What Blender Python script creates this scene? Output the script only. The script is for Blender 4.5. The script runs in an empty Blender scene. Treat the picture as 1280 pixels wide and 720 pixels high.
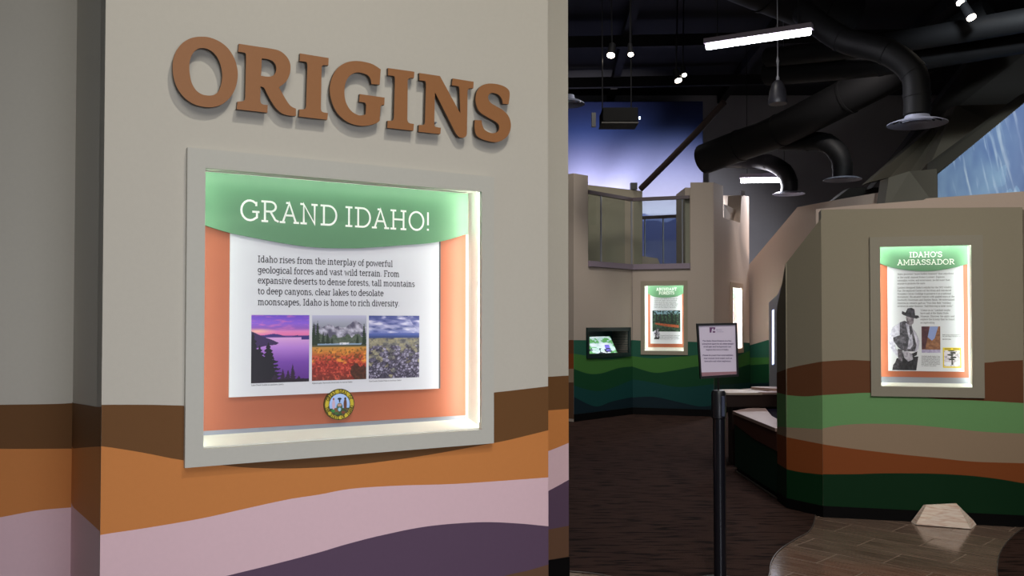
import bpy, bmesh, math, random
import numpy as np
from mathutils import Vector, Matrix
random.seed(7); np.random.seed(7)
C = bpy.context.scene.collection
SC = bpy.context.scene
PI = math.pi

# ------------------------------------------------------------------ camera
F, CX, CY, TILT, EYE = 1100.0, 640.0, 378.0, math.radians(1.3), 1.55
cd = bpy.data.cameras.new('camera'); cam = bpy.data.objects.new('camera', cd); C.objects.link(cam)
cd.sensor_width = 36.0; cd.lens = 36.0*F/1280.0; cd.shift_y = (CY-360.0)/1280.0
cd.clip_start = 0.05; cd.clip_end = 200
cam.location = (0, 0, EYE); cam.rotation_euler = (PI/2+TILT, 0, 0)
SC.camera = cam
# ------------------------------------------------------------------ view, world
SC.view_settings.view_transform = 'Standard'; SC.view_settings.look = 'None'
SC.view_settings.exposure = 0.0; SC.view_settings.gamma = 1.0
SC.view_settings.use_curve_mapping = False
w = bpy.data.worlds.new('world'); SC.world = w; w.use_nodes = True
w.node_tree.nodes['Background'].inputs[0].default_value = (0.5, 0.55, 0.7, 1)
w.node_tree.nodes['Background'].inputs[1].default_value = 0.004

def lin(c):
    return tuple(((v/255.0)/12.92 if v/255.0 <= 0.04045 else ((v/255.0+0.055)/1.055)**2.4) for v in c)
def area(name, loc, target, size, power, col=(1, 1, 1), shape='DISK', sy=None, spread=180):
    l = bpy.data.lights.new(name, 'AREA'); l.shape = shape; l.size = size
    if sy: l.size_y = sy
    l.energy = power; l.color = col; l.spread = math.radians(spread)
    o = bpy.data.objects.new(name, l); C.objects.link(o); o.location = loc
    o.rotation_euler = (Vector(target)-Vector(loc)).to_track_quat('-Z', 'Y').to_euler(); return o
def spot(name, loc, target, power, angle=50, blend=0.6, rad=0.05, col=(1, 1, 1)):
    l = bpy.data.lights.new(name, 'SPOT'); l.energy = power; l.color = col
    l.spot_size = math.radians(angle); l.spot_blend = blend; l.shadow_soft_size = rad
    o = bpy.data.objects.new(name, l); C.objects.link(o); o.location = loc
    o.rotation_euler = (Vector(target)-Vector(loc)).to_track_quat('-Z', 'Y').to_euler(); return o
# near zone: one key spot high to the right in front of the lettering wall, unseen soft fills added for the rest
area('key_lamp', (0.75, 1.25, 5.3), (-0.45, 3.35, 1.7), 0.16, 62, (1.0, 0.95, 0.86))
area('near_fill', (0.2, -1.2, 5.2), (-0.5, 3.4, 1.2), 2.6, 32, (1.0, 0.97, 0.92), spread=100)
area('near_fill_low', (1.3, -1.3, 1.5), (-0.5, 3.5, 0.6), 1.6, 24, (0.84, 0.88, 1.0), spread=80)
area('left_cool_fill', (-3.6, 0.2, 2.2), (-2.3, 4.2, 1.0), 1.4, 11, (0.72, 0.85, 1.0))  # added cool fill lifting the left wall, no visible source
# right wall with the standing portrait panel
area('ambassador_fill', (3.4, 2.2, 4.9), (3.2, 6.8, 1.2), 1.0, 46, (1.0, 0.95, 0.85), spread=110)
spot('path_spot', (2.9, 4.9, 5.6), (3.2, 6.5, 0.1), 60, 34, 0.8, 0.05, (1.0, 0.94, 0.88))
# far green walls
area('forest_fill', (1.7, 10.0, 6.5), (1.9, 14.8, 1.4), 1.0, 42, (1.0, 0.94, 0.87), spread=85)
spot('tower_spot_a', (4.25, 13.8, 5.6), (3.75, 15.5, 2.4), 170, 30, 0.9, 0.03, (1.0, 0.92, 0.9))
spot('tower_spot_b', (4.9, 14.2, 5.6), (4.2, 16.2, 2.2), 150, 28, 0.9, 0.03, (1.0, 0.92, 0.9))
spot('slab_spot', (4.6, 10.6, 5.4), (5.0, 14.8, 3.3), 430, 52, 0.9, 0.06, (1.0, 0.92, 0.86))
spot('slab_spot_b', (4.2, 5.9, 5.8), (4.7, 8.4, 2.6), 230, 50, 0.9, 0.06, (1.0, 0.92, 0.86))
# sky mural washers
spot('mural_wash_a', (2.2, 18.9, 3.0), (2.15, 19.95, 5.3), 520, 50, 1.0, 0.05, (0.95, 0.9, 1.0))
spot('mural_wash_b', (3.3, 16.6, 5.9), (3.7, 19.95, 3.9), 780, 70, 1.0, 0.05, (0.9, 0.9, 1.0))
spot('mural_wash_c', (1.15, 18.9, 3.0), (1.2, 19.95, 5.3), 520, 50, 1.0, 0.05, (0.95, 0.9, 1.0))
area('balcony_fill', (2.2, 14.8, 5.9), (1.9, 15.6, 3.0), 0.5, 8, (1.0, 0.96, 0.9), spread=100)  # added fill to brighten the balcony box, no lamp seen there
spot('falls_wash', (4.3, 7.9, 4.9), (6.05, 11.2, 4.1), 520, 56, 0.8, 0.1, (0.85, 0.95, 1.0))

# ------------------------------------------------------------------ helpers
def ray(px, py):
    u = (px-CX)/F; v = (CY-py)/F
    return Vector((u, math.cos(TILT)-v*math.sin(TILT), math.sin(TILT)+v*math.cos(TILT)))
def P(px, py, Y):
    r = ray(px, py); return Vector((0, 0, EYE))+r*(Y/r.y)
def G(px, Y):
    r = ray(px, 403); return Vector((r.x*Y/r.y, Y))
def floor_pt(px, py, z=0.0):
    r = ray(px, py); t = (z-EYE)/r.z; return Vector((r.x*t, r.y*t))
class Plane:
    def __init__(s, a, b):
        s.o = Vector(a); s.d = (Vector(b)-Vector(a)).normalized()
        s.n = Vector((s.d.y, -s.d.x))
        if s.n.dot(-s.o) < 0: s.n = -s.n
        s.L = (Vector(b)-Vector(a)).length
    def hit(s, px, py, off=0.0):
        r = ray(px, py); o = s.o+s.n*off
        t = s.n.dot(o)/(s.n.x*r.x+s.n.y*r.y)
        q = Vector((r.x*t, r.y*t)); return ((q-s.o).dot(s.d), EYE+r.z*t)
    def pt(s, u, z, off=0.0):
        q = s.o+s.d*u+s.n*off; return Vector((q.x, q.y, z))
    def shift(s, k):
        return Plane(s.o+s.n*k, s.o+s.n*k+s.d)

MAT = {}
def mat(name, rgb, rough=0.6, metal=0.0, spec=0.4, noise=0.0, nscale=30, bump=0.0, bscale=200, emit=None, es=0.0):
    if name in MAT: return MAT[name]
    m = bpy.data.materials.new(name); m.use_nodes = True; MAT[name] = m
    nt = m.node_tree; b = nt.nodes['Principled BSDF']
    c = lin(rgb); b.inputs['Base Color'].default_value = (*c, 1)
    b.inputs['Roughness'].default_value = rough; b.inputs['Metallic'].default_value = metal
    b.inputs['Specular IOR Level'].default_value = spec
    if noise > 0 or bump > 0:
        tc = nt.nodes.new('ShaderNodeTexCoord')
    if noise > 0:
        n = nt.nodes.new('ShaderNodeTexNoise'); n.inputs['Scale'].default_value = nscale; n.inputs['Detail'].default_value = 5
        nt.links.new(tc.outputs['Object'], n.inputs['Vector'])
        mx = nt.nodes.new('ShaderNodeMix'); mx.data_type = 'RGBA'
        mx.inputs[6].default_value = (*[max(0, v*(1-noise)) for v in c], 1); mx.inputs[7].default_value = (*[min(1, v*(1+noise)) for v in c], 1)
        nt.links.new(n.outputs['Fac'], mx.inputs[0]); nt.links.new(mx.outputs[2], b.inputs['Base Color'])
    if bump > 0:
        n2 = nt.nodes.new('ShaderNodeTexNoise'); n2.inputs['Scale'].default_value = bscale; n2.inputs['Detail'].default_value = 3
        nt.links.new(tc.outputs['Object'], n2.inputs['Vector'])
        bp = nt.nodes.new('ShaderNodeBump'); bp.inputs['Strength'].default_value = bump; bp.inputs['Distance'].default_value = 0.002
        nt.links.new(n2.outputs['Fac'], bp.inputs['Height']); nt.links.new(bp.outputs[0], b.inputs['Normal'])
    if emit is not None:
        b.inputs['Emission Color'].default_value = (*lin(emit), 1); b.inputs['Emission Strength'].default_value = es
    return m
def paint(name, rgb, rough=0.72): return mat(name, rgb, rough, spec=.2, noise=0.03, nscale=60, bump=0.12, bscale=350)
def vcol_mat(name, rough=0.5, noise=0.0, nscale=40, es=0.0):
    if name in MAT: return MAT[name]
    m = bpy.data.materials.new(name); m.use_nodes = True; MAT[name] = m
    nt = m.node_tree; b = nt.nodes['Principled BSDF']; b.inputs['Roughness'].default_value = rough
    a = nt.nodes.new('ShaderNodeVertexColor'); a.layer_name = 'col'
    out = a.outputs['Color']
    if noise > 0:
        tc = nt.nodes.new('ShaderNodeTexCoord'); n = nt.nodes.new('ShaderNodeTexNoise'); n.inputs['Scale'].default_value = nscale; n.inputs['Detail'].default_value = 6
        nt.links.new(tc.outputs['Object'], n.inputs['Vector'])
        mr = nt.nodes.new('ShaderNodeMapRange'); mr.inputs[3].default_value = 1-noise; mr.inputs[4].default_value = 1+noise
        nt.links.new(n.outputs['Fac'], mr.inputs[0])
        mx = nt.nodes.new('ShaderNodeVectorMath'); mx.operation = 'SCALE'
        nt.links.new(out, mx.inputs[0]); nt.links.new(mr.outputs[0], mx.inputs[3]); out = mx.outputs[0]
    nt.links.new(out, b.inputs['Base Color'])
    if es > 0:
        nt.links.new(out, b.inputs['Emission Color']); b.inputs['Emission Strength'].default_value = es
    return m

def wl(o):
    v = Vector((0, 0, 0))
    while o is not None: v = v+Vector(o.location); o = o.parent
    return v
def link_mesh(name, me, parent, label=None):
    o = bpy.data.objects.new(name, me); C.objects.link(o)
    if parent is not None:
        o.parent = parent; base = wl(parent)
        me.transform(Matrix.Translation(-base))
    else:                                             # top-level mesh: origin at its base
        n = len(me.vertices); co = np.empty(n*3, 'f'); me.vertices.foreach_get('co', co); co = co.reshape(-1, 3)
        c = Vector(((co[:, 0].min()+co[:, 0].max())/2, (co[:, 1].min()+co[:, 1].max())/2, co[:, 2].min()))
        me.transform(Matrix.Translation(-c)); o.location = c
    if label: o['label'] = label
    return o
def obj(name, bm, m, parent=None, label=None, smooth=False, bevel=0.0):
    bmesh.ops.recalc_face_normals(bm, faces=bm.faces)
    me = bpy.data.meshes.new(name); bm.to_mesh(me); bm.free()
    if smooth:
        for p in me.polygons: p.use_smooth = True
    ms = m if isinstance(m, (list, tuple)) else [m]
    for k in ms: me.materials.append(k)
    o = link_mesh(name, me, parent, label)
    if bevel > 0:
        md = o.modifiers.new('bevel', 'BEVEL'); md.width = bevel; md.segments = 2; md.limit_method = 'ANGLE'; md.angle_limit = math.radians(40)
    return o
def thing(name, label, cat, loc, group=None):
    o = bpy.data.objects.new(name, None); C.objects.link(o); o.empty_display_size = 0.1
    o.location = loc; o['label'] = label; o['category'] = cat
    if group: o['group'] = group
    return o
def tag(o, label, cat, group=None):
    o['label'] = label; o['category'] = cat
    if group: o['group'] = group
    return o
def struct(o): o['kind'] = 'structure'; return o

def bm_prism(bm, loops3, vec):
    """loops3: list of closed loops of 3D points (outer + holes); extruded by vec."""
    es = []
    for lp in loops3:
        vs = [bm.verts.new(p) for p in lp]
        for i in range(len(vs)): es.append(bm.edges.new((vs[i], vs[(i+1) % len(vs)])))
    r = bmesh.ops.triangle_fill(bm, use_beauty=True, use_dissolve=False, edges=es)
    fs = [g for g in r['geom'] if isinstance(g, bmesh.types.BMFace)]
    if vec is None: return
    ex = bmesh.ops.extrude_face_region(bm, geom=fs)
    bmesh.ops.translate(bm, verts=[g for g in ex['geom'] if isinstance(g, bmesh.types.BMVert)], vec=vec)
def prism(name, pl, loops, o0, o1, m, parent=None, label=None, bevel=0.0):
    """loops in (u,z) on plane pl, between offsets o0 and o1 (towards viewer positive)."""
    bm = bmesh.new()
    if not isinstance(loops[0][0], (tuple, list, Vector)): loops = [loops]
    v = pl.n*(o0-o1)
    bm_prism(bm, [[pl.pt(u, z, o1) for u, z in lp] for lp in loops], Vector((v.x, v.y, 0)))
    return obj(name, bm, m, parent, label, bevel=bevel)
def pp(pl, pts, off=0.0): return [pl.hit(x, y, off) for x, y in pts]
def rect(u0, u1, z0, z1): return [(u0, z0), (u1, z0), (u1, z1), (u0, z1)]
def bm_box(bm, c, s, rot=0.0):
    r = bmesh.ops.create_cube(bm, size=1.0)
    M = Matrix.Translation(c) @ Matrix.Rotation(rot, 4, 'Z') @ Matrix.Diagonal((s[0], s[1], s[2], 1))
    bmesh.ops.transform(bm, matrix=M, verts=r['verts'])
def box(name, c, s, m, parent=None, rot=0.0, label=None, bevel=0.0):
    bm = bmesh.new(); bm_box(bm, c, s, rot); return obj(name, bm, m, parent, label, bevel=bevel)
def bm_tube(bm, pts, r, seg=12, caps=True):
    pts = [Vector(p) for p in pts]; rs = r if isinstance(r, (list, tuple)) else [r]*len(pts)
    rings = []; up = None
    for i, p in enumerate(pts):
        t = (pts[min(i+1, len(pts)-1)]-pts[max(i-1, 0)]).normalized()
        if up is None: up = Vector((0, 0, 1)) if abs(t.z) < 0.9 else Vector((1, 0, 0))
        a = t.cross(up).normalized(); b = a.cross(t).normalized(); up = b
        rings.append([bm.verts.new(p+(a*math.cos(2*PI*k/seg)+b*math.sin(2*PI*k/seg))*rs[i]) for k in range(seg)])
    for i in range(len(rings)-1):
        for k in range(seg):
            bm.faces.new((rings[i][k], rings[i][(k+1) % seg], rings[i+1][(k+1) % seg], rings[i+1][k]))
    if caps: bm.faces.new(rings[0]); bm.faces.new(list(reversed(rings[-1])))
def tube(name, pts, r, m, parent=None, label=None, seg=12, smooth=True):
    bm = bmesh.new(); bm_tube(bm, pts, r, seg); o = obj(name, bm, m, parent, label, smooth=smooth)
    if smooth: autosmooth(o)
    return o
def autosmooth(o):
    md = o.modifiers.new('edges', 'EDGE_SPLIT'); md.split_angle = math.radians(40)
def lathe(name, c, prof, m, parent=None, label=None, seg=28):
    """prof: [(r,z)] about vertical axis at c."""
    bm = bmesh.new(); rings = []
    for r, z in prof:
        rings.append([bm.verts.new((c[0]+r*math.cos(2*PI*k/seg), c[1]+r*math.sin(2*PI*k/seg), c[2]+z)) for k in range(seg)])
    for i in range(len(rings)-1):
        for k in range(seg): bm.faces.new((rings[i][k], rings[i][(k+1) % seg], rings[i+1][(k+1) % seg], rings[i+1][k]))
    bm.faces.new(rings[0]); bm.faces.new(list(reversed(rings[-1])))
    o = obj(name, bm, m, parent, label, smooth=True); autosmooth(o); return o
def spline(pts, closed=False, n=8):
    """Catmull-Rom through pts; a third item 1 marks a corner."""
    out = []; N = len(pts)
    for i in range(N if closed else N-1):
        p1 = pts[i]; p2 = pts[(i+1) % N]
        p0 = pts[(i-1) % N] if (closed or i > 0) else p1; p3 = pts[(i+2) % N] if (closed or i < N-2) else p2
        if len(p1) > 2: p0 = p1
        if len(p2) > 2: p3 = p2
        if len(p1) > 2 and len(p2) > 2: out.append(p1[:2]); continue
        for k in range(n):
            t = k/n; q = []
            for j in (0, 1):
                a, b, c, d = p0[j], p1[j], p2[j], p3[j]
                q.append(0.5*(2*b+(c-a)*t+(2*a-5*b+4*c-d)*t*t+(3*b-a-3*c+d)*t**3))
            out.append(tuple(q))
    if not closed: out.append(pts[-1][:2])
    return out
def curve_fn(pl, pix, off=0.0):
    pts = sorted(pl.hit(x, y, off) for x, y in pix)
    dense = sorted(spline(pts, n=10)); xs = [p[0] for p in dense]; zs = [p[1] for p in dense]
    return lambda s: float(np.interp(s, xs, zs))
def bands(wall, pl, s0, s1, top_curves, mats, zbot, hole=None, n=56, off=0.0015):
    """painted wave bands: band k lies between curve k and curve k+1 (last goes to zbot)."""
    fn = [curve_fn(pl, c) for c in top_curves]+[lambda s: zbot]
    ss = list(np.linspace(s0, s1, n))
    if hole:
        e = 1e-4; ss += [hole[0], hole[1], hole[0]-e, hole[1]+e]
    ss = sorted(x for x in ss if s0 <= x <= s1)
    for k, (lab, m) in enumerate(mats):
        bm = bmesh.new(); hi, lo = fn[k], fn[k+1]
        for a, b in zip(ss[:-1], ss[1:]):
            mid = (a+b)/2
            spans = [((lo(a), hi(a)), (lo(b), hi(b)))]
            if hole and hole[0] <= mid <= hole[1]:
                spans = []
                for (za, zb, zc, zd) in [(lo(a), min(hi(a), hole[2]), lo(b), min(hi(b), hole[2])), (max(lo(a), hole[3]), hi(a), max(lo(b), hole[3]), hi(b))]:
                    if zb > za+1e-5 or zd > zc+1e-5: spans.append(((za, max(za, zb)), (zc, max(zc, zd))))
            for (a0, a1), (b0, b1) in spans:
                if max(a1-a0, b1-b0) < 1e-5: continue
                vs = [bm.verts.new(pl.pt(a, a0, off)), bm.verts.new(pl.pt(b, b0, off)), bm.verts.new(pl.pt(b, b1, off)), bm.verts.new(pl.pt(a, a1, off))]
                bm.faces.new(vs)
        bmesh.ops.remove_doubles(bm, verts=bm.verts, dist=1e-5)
        if bm.faces: obj('painted_band', bm, m, wall, lab)
        else: bm.free()

# ------------------------------------------------------------------ slab-serif stroke lettering (own outlines)
def ARC(cx, cy, rx, ry, a0, a1, n=14):
    return [(cx+rx*math.cos(math.radians(a0+(a1-a0)*i/n)), cy+ry*math.sin(math.radians(a0+(a1-a0)*i/n))) for i in range(n+1)]
def L(*a): return [(a[i], a[i+1]) for i in range(0, len(a), 2)]
def SF(x, y, h=.13): return [(x-h, y), (x+h, y)]
X = .72
GL = {
 'A': (.80, [L(.13, 0, .40, 1, .67, 0), L(.23, .36, .57, .36), SF(.12, 0, .11), SF(.69, 0, .11), L(.27, 1, .40, 1)]),
 'B': (.74, [L(.2, 0, .2, 1), L(.06, 1, .42, 1)+ARC(.42, .76, .2, .24, 90, -90)+L(.2, .52), L(.42, .52)+ARC(.42, .26, .25, .26, 90, -90)+L(.06, 0)]),
 'C': (.74, [ARC(.42, .5, .34, .5, 48, 318), L(.68, .70, .68, .95)]),
 'D': (.82, [L(.2, 0, .2, 1), L(.06, 1, .4, 1)+ARC(.4, .5, .34, .5, 90, -90)+L(.06, 0)]),
 'E': (.70, [L(.2, 0, .2, 1), L(.06, 1, .62, 1, .62, .82), L(.2, .52, .5, .52), L(.06, 0, .64, 0, .64, .18)]),
 'F': (.66, [L(.2, 0, .2, 1), L(.06, 1, .6, 1, .6, .8), L(.2, .52, .5, .52), SF(.2, 0)]),
 'G': (.82, [ARC(.42, .5, .34, .5, 50, 310)+L(.70, .16, .70, .44), L(.52, .44, .80, .44), L(.67, .74, .67, .95)]),
 'H': (.88, [L(.2, 0, .2, 1), L(.68, 0, .68, 1), L(.2, .52, .68, .52), SF(.2, 0), SF(.68, 0), SF(.2, 1), SF(.68, 1)]),
 'I': (.42, [L(.21, 0, .21, 1), SF(.21, 0, .15), SF(.21, 1, .15)]),
 'J': (.5, [L(.34, 1, .34, .2)+ARC(.18, .2, .16, .2, 0, -120), SF(.34, 1)]),
 'K': (.78, [L(.2, 0, .2, 1), L(.62, 1, .2, .42), L(.34, .6, .66, 0), SF(.2, 0), SF(.66, 0), SF(.2, 1), SF(.62, 1)]),
 'L': (.66, [L(.2, 0, .2, 1), SF(.2, 1), L(.06, 0, .6, 0, .6, .2)]),
 'M': (1.0, [L(.18, 0, .2, 1, .5, .25, .8, 1, .82, 0), SF(.18, 0), SF(.82, 0), L(.06, 1, .2, 1), L(.8, 1, .94, 1)]),
 'N': (.86, [L(.2, 0, .2, 1, .66, 0, .66, 1), SF(.2, 0), SF(.66, 1), L(.06, 1, .2, 1)]),
 'O': (.84, [ARC(.42, .5, .34, .5, 0, 360, 26)]),
 'P': (.70, [L(.2, 0, .2, 1), L(.06, 1, .42, 1)+ARC(.42, .74, .22, .26, 90, -90)+L(.2, .48), SF(.2, 0)]),
 'R': (.80, [L(.2, 0, .2, 1), L(.06, 1, .42, 1)+ARC(.42, .75, .22, .25, 90, -90)+L(.2, .5), L(.42, .5, .62, .08, .76, 0), SF(.2, 0)]),
 'S': (.66, [ARC(.33, .75, .22, .25, 30, 200)+ARC(.33, .26, .24, .26, 100, -150, 18), L(.55, .78, .55, .96), L(.1, .04, .1, .24)]),
 'T': (.74, [L(.37, 0, .37, 1), L(.08, .8, .08, 1, .66, 1, .66, .8), SF(.37, 0)]),
 'U': (.84, [L(.2, 1, .2, .3)+ARC(.43, .3, .23, .3, 180, 360)+L(.66, 1), SF(.2, 1), SF(.66, 1)]),
 'W': (1.05, [L(.1, 1, .3, 0, .52, .8, .74, 0, .95, 1), SF(.1, 1, .1), SF(.95, 1, .1)]),
 'a': (.58, [ARC(.27, .5, .17, .22, 130, 0, 8)+L(.44, .05, .54, 0), ARC(.25, .2, .18, .2, 0, 360, 14)]),
 'b': (.62, [L(.05, 1.03, .17, 1.03, .17, 0), ARC(.34, .36, .2, .36, 0, 360, 16)]),
 'c': (.54, [ARC(.31, .36, .22, .36, 45, 315), L(.48, .5, .48, .68)]),
 'd': (.62, [L(.33, 1.03, .45, 1.03, .45, 0, .56, 0), ARC(.27, .36, .2, .36, 0, 360, 16)]),
 'e': (.56, [L(.08, .4, .5, .4)+ARC(.29, .36, .21, .36, 8, 315, 14)]),
 'f': (.40, [L(.18, 0, .18, .8)+ARC(.34, .8, .16, .23, 180, 70, 8), L(.05, .68, .36, .68), SF(.18, 0)]),
 'g': (.60, [ARC(.27, .42, .2, .28, 0, 360, 16), L(.56, .7, .46, .7, .46, -.1)+ARC(.27, -.1, .19, .2, 0, -150, 8)]),
 'h': (.66, [L(.05, 1.03, .17, 1.03, .17, 0), L(.17, .45)+ARC(.33, .5, .15, .21, 150, 0, 8)+L(.48, 0), SF(.17, 0, .11), SF(.5, 0, .11)]),
 'i': (.32, [L(.05, .7, .17, .7, .17, 0), SF(.17, 0), L(.13, .95, .21, .95)]),
 'j': (.30, [L(.05, .7, .18, .7, .18, -.15, .05, -.28), L(.14, .95, .22, .95)]),
 'k': (.62, [L(.05, 1.03, .17, 1.03, .17, 0), L(.5, .7, .17, .3), L(.28, .43, .52, 0), SF(.17, 0), SF(.52, 0, .09)]),
 'l': (.32, [L(.05, 1.03, .17, 1.03, .17, 0), SF(.17, 0)]),
 'm': (.98, [L(.05, .7, .17, .7, .17, 0), ARC(.32, .5, .15, .21, 160, 0, 8)+L(.47, 0), ARC(.63, .5, .15, .21, 160, 0, 8)+L(.79, 0), SF(.17, 0, .1), SF(.48, 0, .1), SF(.81, 0, .1)]),
 'n': (.66, [L(.05, .7, .17, .7, .17, 0), ARC(.33, .5, .15, .21, 160, 0, 8)+L(.48, 0), SF(.17, 0, .11), SF(.5, 0, .11)]),
 'o': (.58, [ARC(.29, .36, .22, .36, 0, 360, 18)]),
 'p': (.62, [L(.05, .7, .17, .7, .17, -.3), ARC(.34, .36, .2, .36, 0, 360, 16), SF(.17, -.3)]),
 'q': (.62, [L(.55, .7, .45, .7, .45, -.3), ARC(.27, .36, .2, .36, 0, 360, 16), SF(.45, -.3)]),
 'r': (.46, [L(.05, .7, .17, .7, .17, 0), ARC(.34, .45, .17, .25, 170, 60, 6), SF(.17, 0)]),
 's': (.48, [ARC(.24, .53, .15, .18, 30, 210, 8)+ARC(.24, .18, .17, .18, 100, -150, 10)]),
 't': (.42, [L(.17, .92, .17, .14, .24, .01, .37, .04), L(.04, .68, .36, .68)]),
 'u': (.64, [L(.04, .7, .16, .7, .16, .2)+ARC(.31, .2, .15, .2, 180, 350, 8), L(.36, .7, .47, .7, .47, 0, .58, 0)]),
 'v': (.58, [L(.1, .7, .29, 0, .48, .7), SF(.1, .7, .09), SF(.48, .7, .09)]),
 'w': (.84, [L(.1, .7, .25, 0, .42, .6, .58, 0, .74, .7), SF(.1, .7, .09), SF(.74, .7, .09)]),
 'x': (.58, [L(.1, .7, .48, 0), L(.48, .7, .1, 0), SF(.1, 0, .08), SF(.48, 0, .08), SF(.1, .7, .08), SF(.48, .7, .08)]),
 'y': (.58, [L(.1, .7, .3, .02), L(.48, .7, .24, -.2, .08, -.28), SF(.1, .7, .09), SF(.48, .7, .09)]),
 'z': (.52, [L(.08, .68, .42, .68, .08, .03, .44, .03)]),
 '.': (.24, [L(.1, .05, .16, .05)]), ',': (.24, [L(.15, .08, .08, -.12)]), "'": (.22, [L(.12, 1.02, .1, .74)]),
 '"': (.34, [L(.1, 1.02, .09, .76), L(.23, 1.02, .22, .76)]), '!': (.30, [L(.14, 1.02, .14, .3), L(.1, .05, .18, .05)]),
 '-': (.36, [L(.06, .38, .3, .38)]), ' ': (.27, []),
 '1': (.44, [L(.08, .8, .23, 1, .23, 0), SF(.23, 0)]), '5': (.6, [L(.5, 1, .16, 1, .14, .58)+ARC(.28, .31, .22, .31, 110, -140, 12)]),
 '9': (.6, [ARC(.29, .7, .2, .3, 0, 360, 14), L(.49, .7, .45, .25, .2, 0)]),
}
def ribbon(bm, pts, w, fn):
    n = len(pts); pts = [Vector(p) for p in pts]; lo = []; hi = []
    closed = (pts[0]-pts[-1]).length < 1e-4
    for i in range(n):
        a = pts[i]-pts[i-1] if i > 0 else (pts[-1]-pts[-2] if closed else pts[1]-pts[0])
        b = pts[i+1]-pts[i] if i < n-1 else (pts[1]-pts[0] if closed else pts[-1]-pts[-2])
        if a.length < 1e-7: a = b
        if b.length < 1e-7: b = a
        a = a.normalized(); b = b.normalized()
        t = a+b; t = t.normalized() if t.length > 1e-3 else a
        nn = Vector((-t.y, t.x)); k = 1.0/max(0.45, abs(nn.dot(Vector((-a.y, a.x)))))
        lo.append(pts[i]-nn*w/2*k); hi.append(pts[i]+nn*w/2*k)
    if not closed:
        e0 = (pts[1]-pts[0]).normalized()*w*.1; lo[0] -= e0; hi[0] -= e0
    L0 = [bm.verts.new(fn(p)) for p in lo]; H0 = [bm.verts.new(fn(p)) for p in hi]
    for i in range(n-1):
        try: bm.faces.new((L0[i], L0[i+1], H0[i+1], H0[i]))
        except ValueError: pass
def text_width(s, tr=0.0): return sum(GL.get(ch, GL['o'])[0]+tr for ch in s)
def add_text(bm, s, fn, h, w, x0=0.0, y0=0.0, width=None, align='l', tr=0.0):
    """fn maps a flat (x,y) to 3D; h cap height; width: total fitted width."""
    tw = text_width(s, tr)*h; kx = (width/tw) if width else 1.0
    if align == 'c': x0 -= tw*kx/2
    cx = x0
    for ch in s:
        adv, st = GL.get(ch, GL['o'])
        for q in st: ribbon(bm, [((x*h*kx), y*(h-w*h)+w*h/2) for x, y in q], w*h, lambda p, cx=cx: fn(p.x+cx, p.y+y0))
        cx += (adv+tr)*h*kx
def text_obj(name, pl, off, lines, m, parent, w=0.1, label=None):
    """lines: (text, u, z, capheight, width, align)."""
    bm = bmesh.new()
    for s, u, z, h, wd, al in lines:
        add_text(bm, s, lambda x, y: pl.pt(x, y, off), h, w, u, z, wd, al)
    me = bpy.data.meshes.new(name); bm.to_mesh(me); bm.free(); me.materials.append(m)
    return link_mesh(name, me, parent, label)
def px_lines(pl, off, rows, caph):
    """rows: (text, xl, y_base, xr) in the photo's frame -> plane lines."""
    out = []
    for s, xl, yb, xr in rows:
        u0, z0 = pl.hit(xl, yb, off); u1, _ = pl.hit(xr, yb, off)
        if u1 < u0: u0, u1 = u1, u0
        out.append((s, u0, z0, caph, u1-u0, 'l'))
    return out

# ------------------------------------------------------------------ printed pictures (coloured point grids)
def picture(name, pl, off, u0, u1, z0, z1, painter, m, parent, nx=120, ny=120, alpha=False, mask=None, label=None):
    us = np.linspace(0, 1, nx); vs = np.linspace(0, 1, ny); U, V = np.meshgrid(us, vs)
    col = np.zeros((ny, nx, 4), 'f'); col[..., 3] = 1
    rgb = painter(U, V); al = None
    if isinstance(rgb, tuple): rgb, al = rgb
    rgb = np.clip(rgb/255.0, 0, 1); col[..., :3] = np.where(rgb <= .04045, rgb/12.92, ((rgb+.055)/1.055)**2.4)
    o = pl.pt(0, 0, off); d = Vector((pl.d.x, pl.d.y, 0))
    uu = u0+U*(u1-u0); zz = z0+V*(z1-z0)
    co = np.stack([o.x+d.x*uu, o.y+d.y*uu, zz], -1).reshape(-1, 3)
    idx = np.arange(nx*ny).reshape(ny, nx)
    q = np.stack([idx[:-1, :-1], idx[:-1, 1:], idx[1:, 1:], idx[1:, :-1]], -1).reshape(-1, 4)
    if al is None and mask is not None: al = mask(U, V)
    if al is not None:
        c = al[:-1, :-1].reshape(-1) > .5; q = q[c]
    me = bpy.data.meshes.new(name); me.vertices.add(len(co)); me.vertices.foreach_set('co', co.astype('f').ravel())
    me.loops.add(q.size); me.loops.foreach_set('vertex_index', q.astype('i').ravel())
    me.polygons.add(len(q)); me.polygons.foreach_set('loop_start', np.arange(0, q.size, 4, dtype='i'))
    me.update(calc_edges=True)
    a = me.color_attributes.new('col', 'FLOAT_COLOR', 'POINT'); a.data.foreach_set('color', col.reshape(-1, 4).ravel())
    me.materials.append(m); return link_mesh(name, me, parent, label)
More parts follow.
